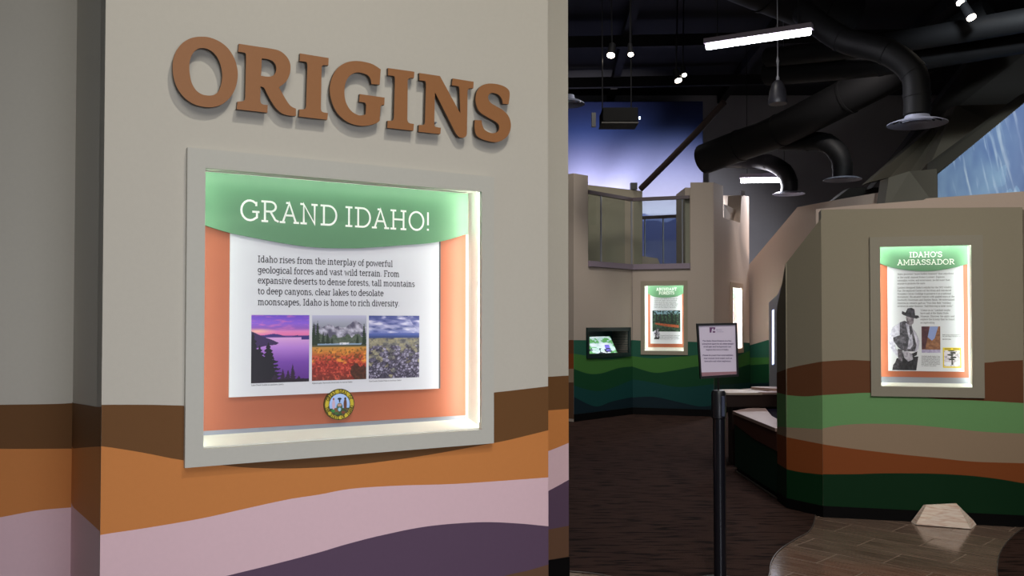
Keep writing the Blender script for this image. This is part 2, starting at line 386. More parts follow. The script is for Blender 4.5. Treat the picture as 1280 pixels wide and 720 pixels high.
def noise2(U, V, sx, sy, seed=0, octv=4):
    r = np.random.RandomState(seed); out = np.zeros_like(U); amp = 1; tot = 0
    for o in range(octv):
        nx, ny = int(sx*2**o)+2, int(sy*2**o)+2; g = r.rand(ny+1, nx+1)
        x = np.mod(U, 1.0)*(nx-1)+0*V; y = np.mod(V, 1.0)*(ny-1); xi = np.clip(x.astype(int), 0, nx-1); yi = np.clip(y.astype(int), 0, ny-1)
        fx = x-xi; fy = y-yi; fx = fx*fx*(3-2*fx); fy = fy*fy*(3-2*fy)
        out += amp*((g[yi, xi]*(1-fx)+g[yi, xi+1]*fx)*(1-fy)+(g[yi+1, xi]*(1-fx)+g[yi+1, xi+1]*fx)*fy); tot += amp; amp *= .5
    return out/tot
def mixc(a, b, t): t = np.clip(t, 0, 1)[..., None]; return a*(1-t)+b*t
def K(*c): return np.array(c, 'f')
def grad(V, stops):
    out = np.zeros(V.shape+(3,)); vs = [s[0] for s in stops]
    for k in range(3): out[..., k] = np.interp(V, vs, [s[1][k] for s in stops])
    return out
def inpoly(U, V, pts):
    r = np.zeros(U.shape, bool); n = len(pts)
    for i in range(n):
        x0, y0 = pts[i]; x1, y1 = pts[(i+1) % n]
        if y0 == y1: continue
        c = ((y0 > V) != (y1 > V)) & (U < (x1-x0)*(V-y0)/(y1-y0)+x0); r ^= c
    return r
def conifer(img, U, V, x, y0, y1, wd, col, seed=1):
    t = np.clip((V-y0)/(y1-y0), 0, 1); saw = 0.55+0.45*np.abs(np.sin(t*34+seed)); jit = noise2(U, V, 30, 40, seed, 2)
    half = wd*(1-t)**.9*saw*(.6+.8*jit); m = (np.abs(U-x) < half) & (V > y0) & (V < y1)
    img[m] = K(*col); return img
def ph_lake(U, V):
    n = noise2(U, V, 5, 40, 3); img = grad(V, [(0, (88, 40, 130)), (.3, (120, 70, 170)), (.52, (185, 130, 215)), (.66, (220, 165, 220)), (.685, (90, 55, 150)), (.70, (235, 120, 170)), (.76, (225, 130, 190)), (.8, (150, 95, 190)), (.88, (140, 95, 215)), (1, (110, 75, 200))])
    img = mixc(img, K(225, 120, 190)+0*img, (n-.55)*3*((V > .74))); img = mixc(img, K(250, 190, 170)+0*img, np.clip(1-np.hypot((U-.1)/.35, (V-.76)/.05), 0, 1))
    ridge = .69+.035*np.exp(-((U-.32)/.13)**2)+.012*np.sin(U*17)*(U < .8)
    m = (V < ridge) & (V > .67) & (U < .95); img[m] = K(62, 44, 120)
    m = (V > .63) & (V < .67+.03*(U-.85)*6) & (U > .86); img[m] = K(60, 45, 120)
    m = inpoly(U, V, [(0, .76), (.08, .73), (.2, .68), (.36, .63), (.47, .585), (.42, .56), (.25, .545), (.12, .52), (0, .47)]); img[m] = K(58, 36, 84)
    for x, a, b, wd in [(.03, 0, .75, .24), (.29, 0, .6, .26), (.14, 0, .56, .24), (.2, 0, .4, .26)]: conifer(img, U, V, x, a, b, wd, (18, 12, 24), int(x*99))
    for x, a, b, wd in [(.71, 0, .28, .07), (.54, 0, .2, .07), (.63, 0, .18, .08), (.4, 0, .12, .1), (.82, 0, .09, .1)]: conifer(img, U, V, x, a, b, wd, (44, 22, 50), int(x*99))
    m = V < .03+.03*n; img[m] = K(30, 16, 30); return img
def ph_meadow(U, V):
    n = noise2(U, V, 34, 40, 5, 3); n2 = noise2(U, V, 9, 9, 9); nw = noise2(U, V, 7, 22, 15, 4)
    img = grad(V, [(0, (110, 56, 40)), (.12, (150, 50, 40)), (.28, (176, 58, 44)), (.38, (186, 92, 46)), (.46, (200, 130, 56)), (.51, (196, 146, 70)), (.525, (90, 90, 60)), (.55, (110, 140, 165)), (.565, (100, 120, 130)), (.6, (96, 104, 100)), (1, (188, 186, 212))])
    img = mixc(img, K(120, 40, 30)+0*img, (n-.5)*5*(V < .4)); img = mixc(img, K(214, 90, 70)+0*img, (.46-n)*5*(V < .38)); img = mixc(img, K(230, 150, 60)+0*img, (nw-.52)*5*(V < .5)*(V > .25)); img = mixc(img, K(110, 80, 36)+0*img, (n-.55)*5*(V < .5)*(V > .3))
    rid = .80+.115*np.clip(1-np.abs(U-.79)/.2, 0, 1)+.05*(U < .5)*(.6+.4*np.sin(U*26))+.02*noise2(U, V*0, 40, 2, 6)
    mt = (V < rid) & (V > .56); r3 = noise2(U+V*.4, V, 12, 16, 17, 4); rock = mixc(K(92, 88, 108)+0*img, K(200, 196, 212)+0*img, (r3-.32)*2.4); img[mt] = rock[mt]
    fo = (V < .62+.12*noise2(U, V*0, 14, 2, 4)) & (V > .57); img[fo] = (mixc(K(58, 72, 58)+0*img, K(110, 118, 102)+0*img, n))[fo]
    for x, b, wd in [(.03, .9, .07), (.1, .92, .06), (.2, .76, .05), (.28, .73, .06), (.36, .66, .04), (.955, .9, .05), (.83, .72, .04)]: conifer(img, U, V, x, .53, b, wd, (40, 54, 38), int(x*70))
    m = (V > .515) & (V < .54); img[m] = K(84, 80, 56)
    m = (V > .54) & (V < .565) & (U > .1) & (U < .9); img[m] = K(140, 165, 190)
    m = (V > .55) & (V < .58) & (U > .5) & (U < .68) & (n > .45); img[m] = K(225, 225, 232)
    m = (np.hypot((U-.93)/.25, (V-.06)/.2) < n2+.35); img[m] = mixc(img, K(46, 40, 26)+0*img, n*0+.7)[m]; return img
def voron(U, V, cnt, seed):
    r = np.random.RandomState(seed); f1 = np.full(U.shape, 9.); f2 = np.full(U.shape, 9.); idc = np.zeros(U.shape)
    for k in range(cnt):
        y = r.rand()**1.5*.62; x = r.rand(); sc = .045+.11*(1-y/.62); sy = sc*(.95-.5*y/.62)
        dd_ = np.hypot((U-x)/sc, (V-y)/sy); c = r.rand(); closer = dd_ < f1
        f2 = np.where(closer, f1, np.minimum(f2, dd_)); idc = np.where(closer, c, idc); f1 = np.where(closer, dd_, f1)
    return f1, f2, idc
def ph_rocks(U, V):
    n = noise2(U+(V-.7)*.8, V, 5, 22, 11); n3 = noise2(U, V, 30, 40, 13, 3); cell = noise2(U, V, 8, 16, 21, 3)
    img = grad(V, [(0, (95, 88, 100)), (.3, (120, 114, 112)), (.5, (140, 138, 126)), (.62, (112, 114, 118)), (.65, (60, 74, 122)), (.70, (84, 100, 168)), (.74, (118, 126, 186)), (.8, (176, 176, 210)), (.88, (140, 142, 192)), (1, (72, 80, 142))])
    img = mixc(img, K(222, 218, 236)+0*img, (n-.52)*3.6*(V > .72)); img = mixc(img, K(70, 80, 140)+0*img, (.45-n)*4*(V > .72))
    lo = V < .645; img[lo] = mixc(K(84, 82, 88)+0*img, K(172, 168, 150)+0*img, (n3*.5+cell*.5-.32)*2.4)[lo]
    f1, f2, idc = voron(U, V, 210, 5); rk = lo & (V < .52) & (f1 < .62+.3*(1-V)) & (idc > .22*V*3)
    col = mixc(K(72, 66, 86)+0*img, K(196, 190, 214)+0*img, idc*.7+(n3-.5)*1.3+.1-(f1*.35)); img[rk] = col[rk]
    m = lo & (V < .5) & (f2-f1 < .09) ; img[m] = mixc(img, K(44, 40, 54)+0*img, n3*0+.75)[m]
    m = lo & (~rk) & (cell > .52); img[m] = mixc(img, K(168, 156, 112)+0*img, n3*0+.4)[m]; return img
def ph_forest(U, V):
    n = noise2(U, V, 20, 16, 31); img = mixc(K(24, 40, 30)+0*n[..., None], K(90, 125, 95)+0*n[..., None], (n-.3)*1.5)
    tr = np.sin(U*46+noise2(U, V, 4, 2, 3)*3); m = (tr > .55) & (V > .4); img[m] = K(30, 34, 34)
    m = (V > .82) & (n > .5); img[m] = K(120, 150, 165)
    m = inpoly(U, V, [(.08, .42), (.95, .3), (.95, .18), (.5, .24), (.1, .35)]); img[m] = mixc(K(190, 95, 55)+0*img, K(120, 60, 40)+0*img, n)[m]; return img
def ph_canyon(U, V):
    n = noise2(U, V, 8, 14, 41); img = mixc(K(95, 60, 50)+0*n[..., None], K(185, 130, 90)+0*n[..., None], n)
    m = inpoly(U, V, [(.45, 1), (.9, 1), (.8, .78), (.7, .55), (.55, .46), (.32, .6)]); img[m] = K(140, 155, 205)
    m = (U < .4-.25*(1-V)*0) & (V > .15) & (U < .15+.3*V); img[m] = mixc(K(60, 34, 44)+0*img, K(105, 66, 70)+0*img, n)[m]
    m = (V < .12); img[m] = mixc(K(140, 130, 170)+0*img, K(215, 205, 225)+0*img, n)[m]; return img
def ph_poster(U, V):
    img = np.zeros(U.shape+(3,))+K(214, 205, 214); n = noise2(U, V, 10, 10, 51)
    img = mixc(img, K(150, 140, 150)+0*img, (n-.4)*3)
    m = (np.hypot((U-.25)/.2, (V-.2)/.1) < 1) | (np.hypot((U-.72)/.14, (V-.18)/.12) < 1); img[m] = K(228, 225, 232)
    for k, (x, y) in enumerate([(.45, .85), (.55, .74), (.42, .64), (.58, .52), (.48, .42)]):
        m = np.hypot((U-x)/.17, (V-y)/.045) < 1; img[m] = K(44, 44, 40)
    m = (np.abs(U-.5) < .03) & (V > .15) & (V < .7); img[m] = K(50, 50, 44)
    e = (U < .06) | (U > .94) | (V < .07) | (V > .86); img[e] = K(224, 196, 40)
    m = (V > .89) & (V < .96) & (((U > .1) & (U < .44)) | ((U > .56) & (U < .9))); img[m] = K(150, 130, 40); return img
def ph_man(U, V):
    """cut-out portrait, x 0..1, y 0..1 of the figure's box"""
    n = noise2(U, V, 16, 30, 61); img = np.zeros(U.shape+(3,))+K(60, 58, 62); al = np.zeros(U.shape)
    def pg(pts, a, b, wt=1.0):
        m = inpoly(U, V, pts); c = mixc(K(*a)+0*img, K(*b)+0*img, (n-.25)*1.8); img[m] = c[m]; al[m] = 1
    pg([(.25, .19), (.95, .22), (.88, 0), (.1, 0), (.16, .08)], (30, 29, 32), (64, 60, 66))                       # trousers
    pg([(.1, 0), (.3, 0), (.34, .15), (.26, .16), (.13, .08)], (40, 38, 42), (84, 80, 88))
    pg([(.02, .56), (.12, .68), (.36, .76), (.46, .62), (.36, .48), (.2, .42), (.22, .34), (.34, .28), (.3, .2), (.12, .3), (.0, .4)], (176, 170, 190), (226, 222, 236))   # left sleeve
    pg([(.74, .68), (.88, .6), (.99, .46), (.96, .34), (.84, .28), (.78, .34), (.86, .44), (.8, .5)], (176, 170, 190), (226, 222, 236))
    pg([(.36, .76), (.52, .79), (.74, .72), (.82, .56), (.9, .4), (.84, .3), (.5, .3), (.3, .36), (.16, .46), (.14, .52), (.36, .56)], (54, 52, 58), (128, 122, 134))     # waistcoat
    pg([(.55, .75), (.68, .76), (.74, .6), (.8, .42), (.7, .34), (.6, .34), (.66, .5)], (150, 146, 164), (216, 212, 226))           # shirt front
    pg([(.66, .72), (.72, .7), (.76, .58), (.7, .56)], (50, 46, 54), (90, 84, 92))
    pg([(.28, .33), (.62, .24), (.92, .3), (.9, .24), (.6, .16), (.3, .24)], (40, 38, 40), (70, 68, 72))           # belt
    pg([(.44, .3), (.62, .29), (.76, .25), (.78, .17), (.62, .14), (.5, .2)], (140, 134, 146), (206, 200, 212))   # hands
    pg([(.28, .34), (.44, .33), (.44, .14), (.3, .16)], (70, 64, 70), (140, 132, 142))
    pg([(.56, .84), (.6, .74), (.72, .71), (.8, .75), (.82, .84), (.78, .88), (.58, .88)], (96, 88, 96), (176, 166, 174))      # face
    pg([(.42, .9), (.5, .875), (.7, .845), (.9, .82), (1.0, .84), (.96, .87), (.86, .875), (.84, .97), (.74, .995), (.62, .985), (.55, .92), (.44, .945)], (34, 32, 36), (82, 80, 90))
    return img, al
def ph_seal(U, V):
    r = np.hypot(U-.5, V-.5)*2; img = np.zeros(U.shape+(3,))+K(196, 176, 44); n = noise2(U, V, 12, 12, 71)
    m = r < .72; img[m] = K(24, 40, 60); m = r < .68; img[m] = mixc(K(130, 165, 225)+0*img, K(190, 210, 245)+0*img, V)[m]
    i = r < .68
    img[i & (V < .36+.05*n)] = mixc(K(40, 80, 40)+0*img, K(130, 80, 50)+0*img, (n-.35)*2.4)[i & (V < .36+.05*n)]
    for (x, y, a, b, c) in [(.3, .5, .05, .16, (200, 170, 190)), (.3, .68, .03, .04, (150, 90, 80)), (.69, .5, .055, .17, (100, 60, 44)), (.69, .68, .035, .04, (70, 44, 30)), (.5, .42, .1, .13, (70, 96, 70)), (.5, .48, .07, .05, (190, 150, 130)), (.5, .34, .05, .06, (150, 190, 220)), (.5, .68, .07, .035, (30, 40, 60)), (.5, .62, .025, .06, (30, 36, 50)), (.28, .3, .07, .05, (50, 130, 60)), (.4, .22, .06, .05, (60, 100, 50)), (.62, .24, .06, .05, (120, 60, 40))]:
        m = i & (np.hypot((U-x)/a, (V-y)/b) < 1); img[m] = K(*c)
    m = r > .95; img[m] = K(70, 60, 20); return img, (r <= 1.0)*1.0
def ph_screen(U, V):
    n = noise2(U, V, 5, 5, 81); img = mixc(K(150, 190, 180)+0*n[..., None], K(235, 240, 250)+0*n[..., None], (n-.3)*2)
    m = n < .42; img[m] = K(96, 160, 96); m = (U > .62) & (U < .8) & (V > .05) & (V < .5); img[m] = K(120, 110, 210)
    m = (V < .3) & (noise2(U, V, 9, 9, 8) < .42); img[m] = K(50, 60, 70); return img
def ph_sky(U, V):
    V = np.clip((V*6.6-.2)/6.4, 0, 1)
    n = noise2(U, V, 6, 24, 91); img = grad(V, [(0, (40, 50, 96)), (.36, (58, 64, 112)), (.44, (80, 84, 128)), (.5, (66, 72, 116)), (.56, (60, 66, 120)), (.6, (196, 200, 224)), (.66, (180, 180, 208)), (.74, (146, 150, 188)), (.82, (100, 108, 152)), (.9, (40, 62, 120)), (1, (16, 32, 80))])
    r1 = .585+.02*noise2(U, V*0, 22, 2, 5)+.012*np.sin(U*19+1); r2 = .555+.03*noise2(U, V*0, 16, 2, 8)+.05*np.clip((U-.86)*7, 0, 1)
    img[(V < r1) & (V > .5)] = K(104, 114, 166); img[(V < r2) & (V > .5)] = K(50, 58, 112)
    img = mixc(img, K(96, 100, 144)+0*img, (n-.52)*2.4*(V < .5)); return img
def ph_falls(U, V):
    n = noise2(U+V*.45, V, 26, 5, 101, 4); n2 = noise2(U, V, 4, 4, 103); img = mixc(K(100, 125, 175)+0*n[..., None], K(165, 195, 215)+0*n[..., None], n2*1.3-.15)
    img = mixc(img, K(205, 220, 232)+0*img, (n-.58)*4.5); img = mixc(img, K(84, 92, 140)+0*img, np.clip((U-.6)*1.6, 0, .8)*(n2 < .6)); return img

# ------------------------------------------------------------------ colours
BEIGE = paint('wall_beige', (187, 182, 170)); FRAME = paint('display_frame_grey', (184, 182, 172), 0.5)
TAUPE = paint('wall_taupe', (150, 142, 124)); FARB = paint('wall_far_taupe', (170, 158, 146)); PINKW = paint('wall_pinkish', (190, 172, 158))
BROWN = paint('band_brown', (104, 70, 38)); ORANGE = paint('band_orange', (194, 124, 66)); PINK = paint('band_mauve_pink', (214, 182, 188)); PURPLE = paint('band_plum', (88, 68, 88)); UMBER = paint('band_umber', (98, 70, 52))
ABR = paint('band_reddish_brown', (108, 68, 44)); LGREEN = paint('band_light_green', (112, 160, 104)); TAN = paint('band_tan', (156, 134, 112)); RUST = paint('band_rust', (136, 72, 34)); DGREEN = paint('band_dark_green', (4, 46, 20))
TEAL = paint('band_teal', (36, 88, 70)); GRASS = paint('band_grass_green', (62, 112, 50)); FOREST = paint('band_forest_green', (16, 66, 38)); DTEAL = paint('band_dark_teal', (16, 64, 62)); NAVY = paint('band_blue_black', (14, 34, 42))
BLACKP = mat('black_base', (9, 8, 9), 0.6, spec=.1); BLACK = mat('black_metal', (16, 16, 18), 0.35, spec=0.5); DUCT = mat('black_duct', (13, 13, 15), 0.62, spec=.25, noise=.1, nscale=12)
CEIL = mat('ceiling_black', (22, 22, 25), 0.8, noise=.15, nscale=3); WHITE = mat('recess_white', (226, 226, 216), 0.5)
LED = mat('led_strip', (255, 255, 255), 0.4, emit=(238, 255, 242), es=15.0); LED2 = mat('led_strip_far', (255, 255, 255), 0.4, emit=(240, 255, 246), es=30.0)
LAMP = mat('tube_glow', (255, 255, 255), 0.4, emit=(246, 244, 255), es=26.0); BULB = mat('spot_glow', (255, 255, 255), 0.4, emit=(255, 240, 220), es=14.0)
GREENH = mat('header_green', (98, 140, 106), 0.45); ORANGEP = mat('panel_orange', (170, 96, 68), 0.45); PAPER = mat('panel_white', (216, 216, 222), 0.45)
INK = mat('ink_grey', (64, 62, 66), 0.6); INKW = mat('ink_white', (246, 246, 240), 0.5); METGREY = mat('rail_grey', (150, 152, 160), 0.35, metal=0.3)
PRINT = vcol_mat('printed_picture', 0.45)

# ================================================================== STRUCTURE
Cn = G(128, 2.99); d = Vector((1858, 1100)).normalized()
MAIN = Plane(Cn, Cn+d); BACK = MAIN.shift(-1.21)
u_end = MAIN.hit(685, 400)[0]; HT = 4.1
def zu(pl, x, y, off=0.0): return pl.hit(x, y, off)
# display opening on the main wall
o_l, o_t = zu(MAIN, 234.5, 184, .025); o_r, _ = zu(MAIN, 617.5, 221, .025); _, o_b = zu(MAIN, 233, 585, .025); _, o_b2 = zu(MAIN, 618, 554, .025)
o_t2 = zu(MAIN, 617.5, 221, .025)[1]; o_t = (o_t+o_t2)/2; o_b = (o_b+o_b2)/2
i_l, i_t1 = zu(MAIN, 257, 209.5, .025); i_r, i_t2 = zu(MAIN, 602.5, 240, .025); i_b = (zu(MAIN, 257, 562, .025)[1]+zu(MAIN, 602, 536.5, .025)[1])/2; i_t = (i_t1+i_t2)/2
hr = lambda r: [(r[0], r[2]), (r[1], r[2]), (r[1], r[3]), (r[0], r[3])]
grow = lambda r: (r[0]-.02, r[1]+.02, r[2]-.008, r[3]+.02)
w1 = prism('wall_front', MAIN, [[(0, 0.0), (u_end, 0.0), (u_end, HT), (0, HT)], hr((i_l-.02, i_r+.02, i_b-.008, i_t+.02))], -.16, 0, BEIGE); struct(w1)
w1['label'] = 'beige lettering wall above wavy painted bands'
bands(w1, MAIN, 0.0, u_end, [
    [(100, 507), (129, 506), (188, 506), (231, 507), (330, 509), (430, 506), (530, 499), (618, 490.5), (652, 486.7), (700, 481)],
    [(100, 556), (129, 558), (180, 566), (231, 575.5), (320, 585), (420, 583), (520, 571), (618, 553.5), (652, 546), (700, 534)],
    [(100, 674), (129, 668), (188, 659), (253, 647.7), (310, 635), (361, 624), (400, 618), (438, 611), (497, 607), (574, 604.5), (685, 596.7), (700, 595)],
    [(60, 770), (129, 760), (200, 741), (282, 720), (343, 705), (400, 690), (430, 681), (477, 669), (535, 657.7), (598, 652.7), (644, 654), (685, 657.7), (700, 659)],
    [(60, 900), (129, 880), (300, 830), (450, 775), (560, 740), (629, 720), (660, 713), (685, 705.5), (700, 701)]],
    [('dark brown painted band', BROWN), ('orange painted band', ORANGE), ('mauve pink painted band', PINK), ('plum painted band', PURPLE), ('umber painted band', UMBER)], 0.1, (i_l, i_r, i_b, i_t))
b = prism('baseboard_front', MAIN, rect(0, u_end, 0, .1), 0, .012, BLACKP); struct(b)
# left return (visible) and right return of the lettering box
RET = Plane(MAIN.pt(0, 0).xy, MAIN.pt(0, 0, -1.21).xy)
w2 = prism('wall_return_left', RET, rect(.001, 1.21, 0, HT), -.12, 0, BEIGE); struct(w2)
w2b = struct(box('wall_return_right', MAIN.pt(u_end-.06, HT/2, -.66), (.12, 1.0, HT), BEIGE, rot=math.atan2(d.y, d.x)))
bands(w2, RET, 0.0, 1.21, [
    [(129.5, 507), (123, 508.7), (110, 506.5), (92, 503.7)], [(129.5, 558), (110, 559), (92, 560.7)], [(129.5, 668), (110, 650), (92, 634)],
    [(129.5, 762), (110, 750), (92, 735)], [(129.5, 880), (92, 850)]],
    [('dark brown painted band', BROWN), ('orange painted band', ORANGE), ('mauve pink painted band', PINK), ('plum painted band', PURPLE), ('umber painted band', UMBER)], 0.1, n=20)
# set-back wall: left stretch and right strip
ul = BACK.hit(92.0, 400)[0]; ur = BACK.hit(710.5, 400)[0]; us = u_end-.12; u0 = BACK.hit(-150, 400)[0]
w3 = prism('wall_left', BACK, rect(u0, ul+.1, 0, HT), -.14, 0, BEIGE); struct(w3)
bands(w3, BACK, u0, ul, [
    [(-150, 507), (-60, 507.5), (0, 506), (65, 505), (93, 503.7)], [(-150, 559), (0, 561), (93, 560.7)], [(-150, 668), (-60, 656), (0, 646.6), (47, 638), (93, 634)],
    [(-150, 800), (0, 765), (93, 735)], [(-150, 900), (93, 850)]],
    [('dark brown painted band', BROWN), ('orange painted band', ORANGE), ('mauve pink painted band', PINK), ('plum painted band', PURPLE), ('umber painted band', UMBER)], 0.1, n=26)
w4 = prism('wall_strip', BACK, rect(us, ur, 0, HT), -.14, 0, BEIGE); struct(w4)
bands(w4, BACK, us, ur, [
    [(655, 473), (685, 471), (711, 469.4)], [(655, 515), (685, 513), (711, 511)], [(655, 574), (685, 564), (711, 553.5)], [(655, 628), (685, 613.8), (711, 599.6)], [(655, 667), (685, 662), (711, 657)]],
    [('dark brown painted band', BROWN), ('orange painted band', ORANGE), ('mauve pink painted band', PINK), ('plum painted band', PURPLE), ('umber painted band', UMBER)], 0.115, n=14)
struct(prism('baseboard_strip', BACK, rect(us, ur, 0, .115), 0, .01, BLACKP))
# room shell
struct(box('wall_west', (-7.1, 9.5, 3.6), (.2, 27, 7.4), CEIL)); struct(box('wall_east', (11.1, 9.5, 3.6), (.2, 27, 7.4), mat('east_dark', (60, 56, 52), .8)))
struct(box('wall_south', (2, -4.1, 3.6), (18.4, .2, 7.4), mat('south_beige', (120, 116, 108), .8)))
GREYW = mat('wall_back_grey', (140, 138, 140), .7, noise=.05, nscale=4)
struct(box('wall_north', (2, 21.6, 3.6), (18.4, .2, 7.4), GREYW))
struct(box('ceiling', (2, 9.0, 7.2), (18.4, 26.4, .15), CEIL))

# ---- floor: slab, laid tiles, carpet with a curved edge
flr = struct(box('floor', (2, 9.0, -.1115), (18.2, 26.0, .22), mat('floor_grout', (138, 120, 106), .5, noise=.1, nscale=20)))
def tile_material():
    m = bpy.data.materials.new('wood_look_tile'); m.use_nodes = True; nt = m.node_tree; bs = nt.nodes['Principled BSDF']
    tc = nt.nodes.new('ShaderNodeTexCoord'); mp = nt.nodes.new('ShaderNodeMapping'); mp.inputs['Scale'].default_value = (1.2, 26, 1)
    oi = nt.nodes.new('ShaderNodeObjectInfo'); ad = nt.nodes.new('ShaderNodeVectorMath'); ad.operation = 'ADD'
    nt.links.new(tc.outputs['Object'], ad.inputs[0]); nt.links.new(oi.outputs['Location'], ad.inputs[1]); nt.links.new(ad.outputs[0], mp.inputs[0])
    n = nt.nodes.new('ShaderNodeTexNoise'); n.inputs['Scale'].default_value = 2.2; n.inputs['Detail'].default_value = 6; nt.links.new(mp.outputs[0], n.inputs['Vector'])
    cr = nt.nodes.new('ShaderNodeValToRGB'); e = cr.color_ramp.elements; e[0].position = .3; e[0].color = (*lin((92, 73, 64)), 1); e[1].position = .7; e[1].color = (*lin((142, 120, 106)), 1)
    nt.links.new(n.outputs['Fac'], cr.inputs[0])
    hs = nt.nodes.new('ShaderNodeHueSaturation'); mr = nt.nodes.new('ShaderNodeMapRange'); mr.inputs[3].default_value = .86; mr.inputs[4].default_value = 1.1
    nt.links.new(oi.outputs['Random'], mr.inputs[0]); nt.links.new(mr.outputs[0], hs.inputs['Value']); nt.links.new(cr.outputs[0], hs.inputs['Color']); nt.links.new(hs.outputs[0], bs.inputs['Base Color'])
    bs.inputs['Roughness'].default_value = .12; bs.inputs['Specular IOR Level'].default_value = .6
    bp = nt.nodes.new('ShaderNodeBump'); bp.inputs['Strength'].default_value = .06; bp.inputs['Distance'].default_value = .002; nt.links.new(n.outputs['Fac'], bp.inputs['Height']); nt.links.new(bp.outputs[0], bs.inputs['Normal'])
    return m
TILE = tile_material()
bm = bmesh.new(); bm_box(bm, (0, 0, -.0075), (.6035, .2975, .015)); bmesh.ops.bevel(bm, geom=[e for e in bm.edges if all(v.co.z > -.001 for v in e.verts)], offset=.0015, segments=1, affect='EDGES')
tme = bpy.data.meshes.new('tile'); bm.to_mesh(tme); bm.free(); tme.materials.append(TILE)
dd = Vector((.7071, -.7071)); nn = Vector((.7071, .7071)); cnt = 0
for r in range(-20, 8):
    nv = 5.42+.305*(r+.5)
    for c in range(-16, 20):
        dv = -2.65+.611*c+(.305 if r % 2 else 0)+.305
        q = dd*dv+nn*nv
        if -1.2 < q.x < 5.4 and 2.2 < q.y < 7.5 and q.y < 7.3-.2*q.x+.6:
            if BACK.n.dot(q-BACK.o) < .1 and q.x < .5: continue
            t = bpy.data.objects.new('tile', tme); C.objects.link(t); t.parent = flr
            t.location = Vector((q.x, q.y, .0))-wl(flr); t.rotation_euler = (0, 0, -PI/4); cnt += 1
def carpet_material():
    m = bpy.data.materials.new('striped_carpet'); m.use_nodes = True; nt = m.node_tree; bs = nt.nodes['Principled BSDF']; bs.inputs['Roughness'].default_value = .95; bs.inputs['Specular IOR Level'].default_value = .1
    tc = nt.nodes.new('ShaderNodeTexCoord'); mp = nt.nodes.new('ShaderNodeMapping'); mp.inputs['Scale'].default_value = (3.2, 17, 1)
    nt.links.new(tc.outputs['Object'], mp.inputs[0]); n = nt.nodes.new('ShaderNodeTexNoise'); n.inputs['Scale'].default_value = 1.3; n.inputs['Detail'].default_value = 3; nt.links.new(mp.outputs[0], n.inputs['Vector'])
    n2 = nt.nodes.new('ShaderNodeTexNoise'); n2.inputs['Scale'].default_value = 160; nt.links.new(tc.outputs['Object'], n2.inputs['Vector'])
    cr = nt.nodes.new('ShaderNodeValToRGB'); e = cr.color_ramp.elements; e[0].position = .38; e[0].color = (*lin((30, 20, 18)), 1); e[1].position = .5; e[1].color = (*lin((64, 45, 39)), 1)
    nt.links.new(n.outputs['Fac'], cr.inputs[0]); mx = nt.nodes.new('ShaderNodeMix'); mx.data_type = 'RGBA'; mx.blend_type = 'MULTIPLY'; mx.inputs[0].default_value = .35
    nt.links.new(cr.outputs[0], mx.inputs[6]); nt.links.new(n2.outputs['Color'], mx.inputs[7]); nt.links.new(mx.outputs[2], bs.inputs['Base Color'])
    bp = nt.nodes.new('ShaderNodeBump'); bp.inputs['Strength'].default_value = .5; bp.inputs['Distance'].default_value = .004; nt.links.new(n2.outputs['Fac'], bp.inputs['Height']); nt.links.new(bp.outputs[0], bs.inputs['Normal'])
    return m
CARPET = carpet_material()
edge1 = [tuple(floor_pt(x, y)) for x, y in [(700, 712), (711, 715), (735, 717), (765, 722), (810, 733), (870, 741), (925, 744), (952, 736), (961.5, 720), (964, 704), (974, 689), (995, 674.5), (1009, 667), (1016, 658), (1018.7, 646), (1019, 640)]]
edge1 = spline(edge1, n=6)
poly = edge1+[(2.7, 7.2), (6.0, 7.2), (10.9, 7.2), (10.9, 21.5), (-6.9, 21.5), (-6.9, 5.5)]
bm = bmesh.new(); bm_prism(bm, [[(x, y, .006) for x, y in poly]], Vector((0, 0, -.02))); tag(obj('carpet', bm, CARPET), 'dark brown streaked carpet covering the back half of the gallery floor', 'carpet')
edge2 = spline([tuple(floor_pt(x, y)) for x, y in [(1300, 652), (1281, 660), (1263.7, 673), (1250.5, 691), (1247, 708), (1247, 722), (1252, 745), (1266, 775)]], n=6)
bm = bmesh.new(); bm_prism(bm, [[(x, y, .006) for x, y in edge2+[(3.6, 3.4), (10.9, 3.0), (10.9, 7.19), (3.99, 7.19)]]], Vector((0, 0, -.02))); tag(obj('carpet', bm, CARPET), 'dark brown carpet patch at the bottom right beyond the curved tile edge', 'carpet')
STRIPM = mat('carpet_edge_metal', (120, 112, 108), .4, metal=.6)
for k, (e, lab) in enumerate([(edge1, 'thin metal edging strip curving between the large carpet and tiles'), (edge2, 'thin metal edging strip along the small right carpet patch')]):
    tag(tube('edging_strip', [(x, y, .006) for x, y in e], .0035, STRIPM, seg=6), lab, 'floor trim')

# ---- far green walls (A, B, C), back wall D
gA0, gA1, gB1, gC1 = G(717, 13.7), G(790.5, 14.85), G(892, 14.45), G(937, 16.6)
PA, PB, PC = Plane(gA0, gA1), Plane(gA1, gB1), Plane(gB1, gC1)
PD = Plane(G(936, 16.7), G(1112, 13.0))
def ppz(pl, pts): return [(min(max(zu(pl, x, y)[0], 0), pl.L), max(0, zu(pl, x, y)[1]) if y < 505 else 0.0) for x, y in pts]
kx0, kz1 = zu(PA, 732.5, 409.5); kx1, kz0 = zu(PA, 787, 445.5)
kio = (zu(PA, 735, 415)[0], zu(PA, 784.5, 415)[0], zu(PA, 735, 442.8)[1], zu(PA, 735, 414.3)[1])
wA = struct(prism('wall_green_left', PA, [ppz(PA, [(717, 216.5), (735, 219.6), (735.1, 332), (790.5, 335), (790.5, 520), (717, 528)]), [(kio[0], kio[2]), (kio[1], kio[2]), (kio[1], kio[3]), (kio[0], kio[3])]], -.35, 0, FARB))
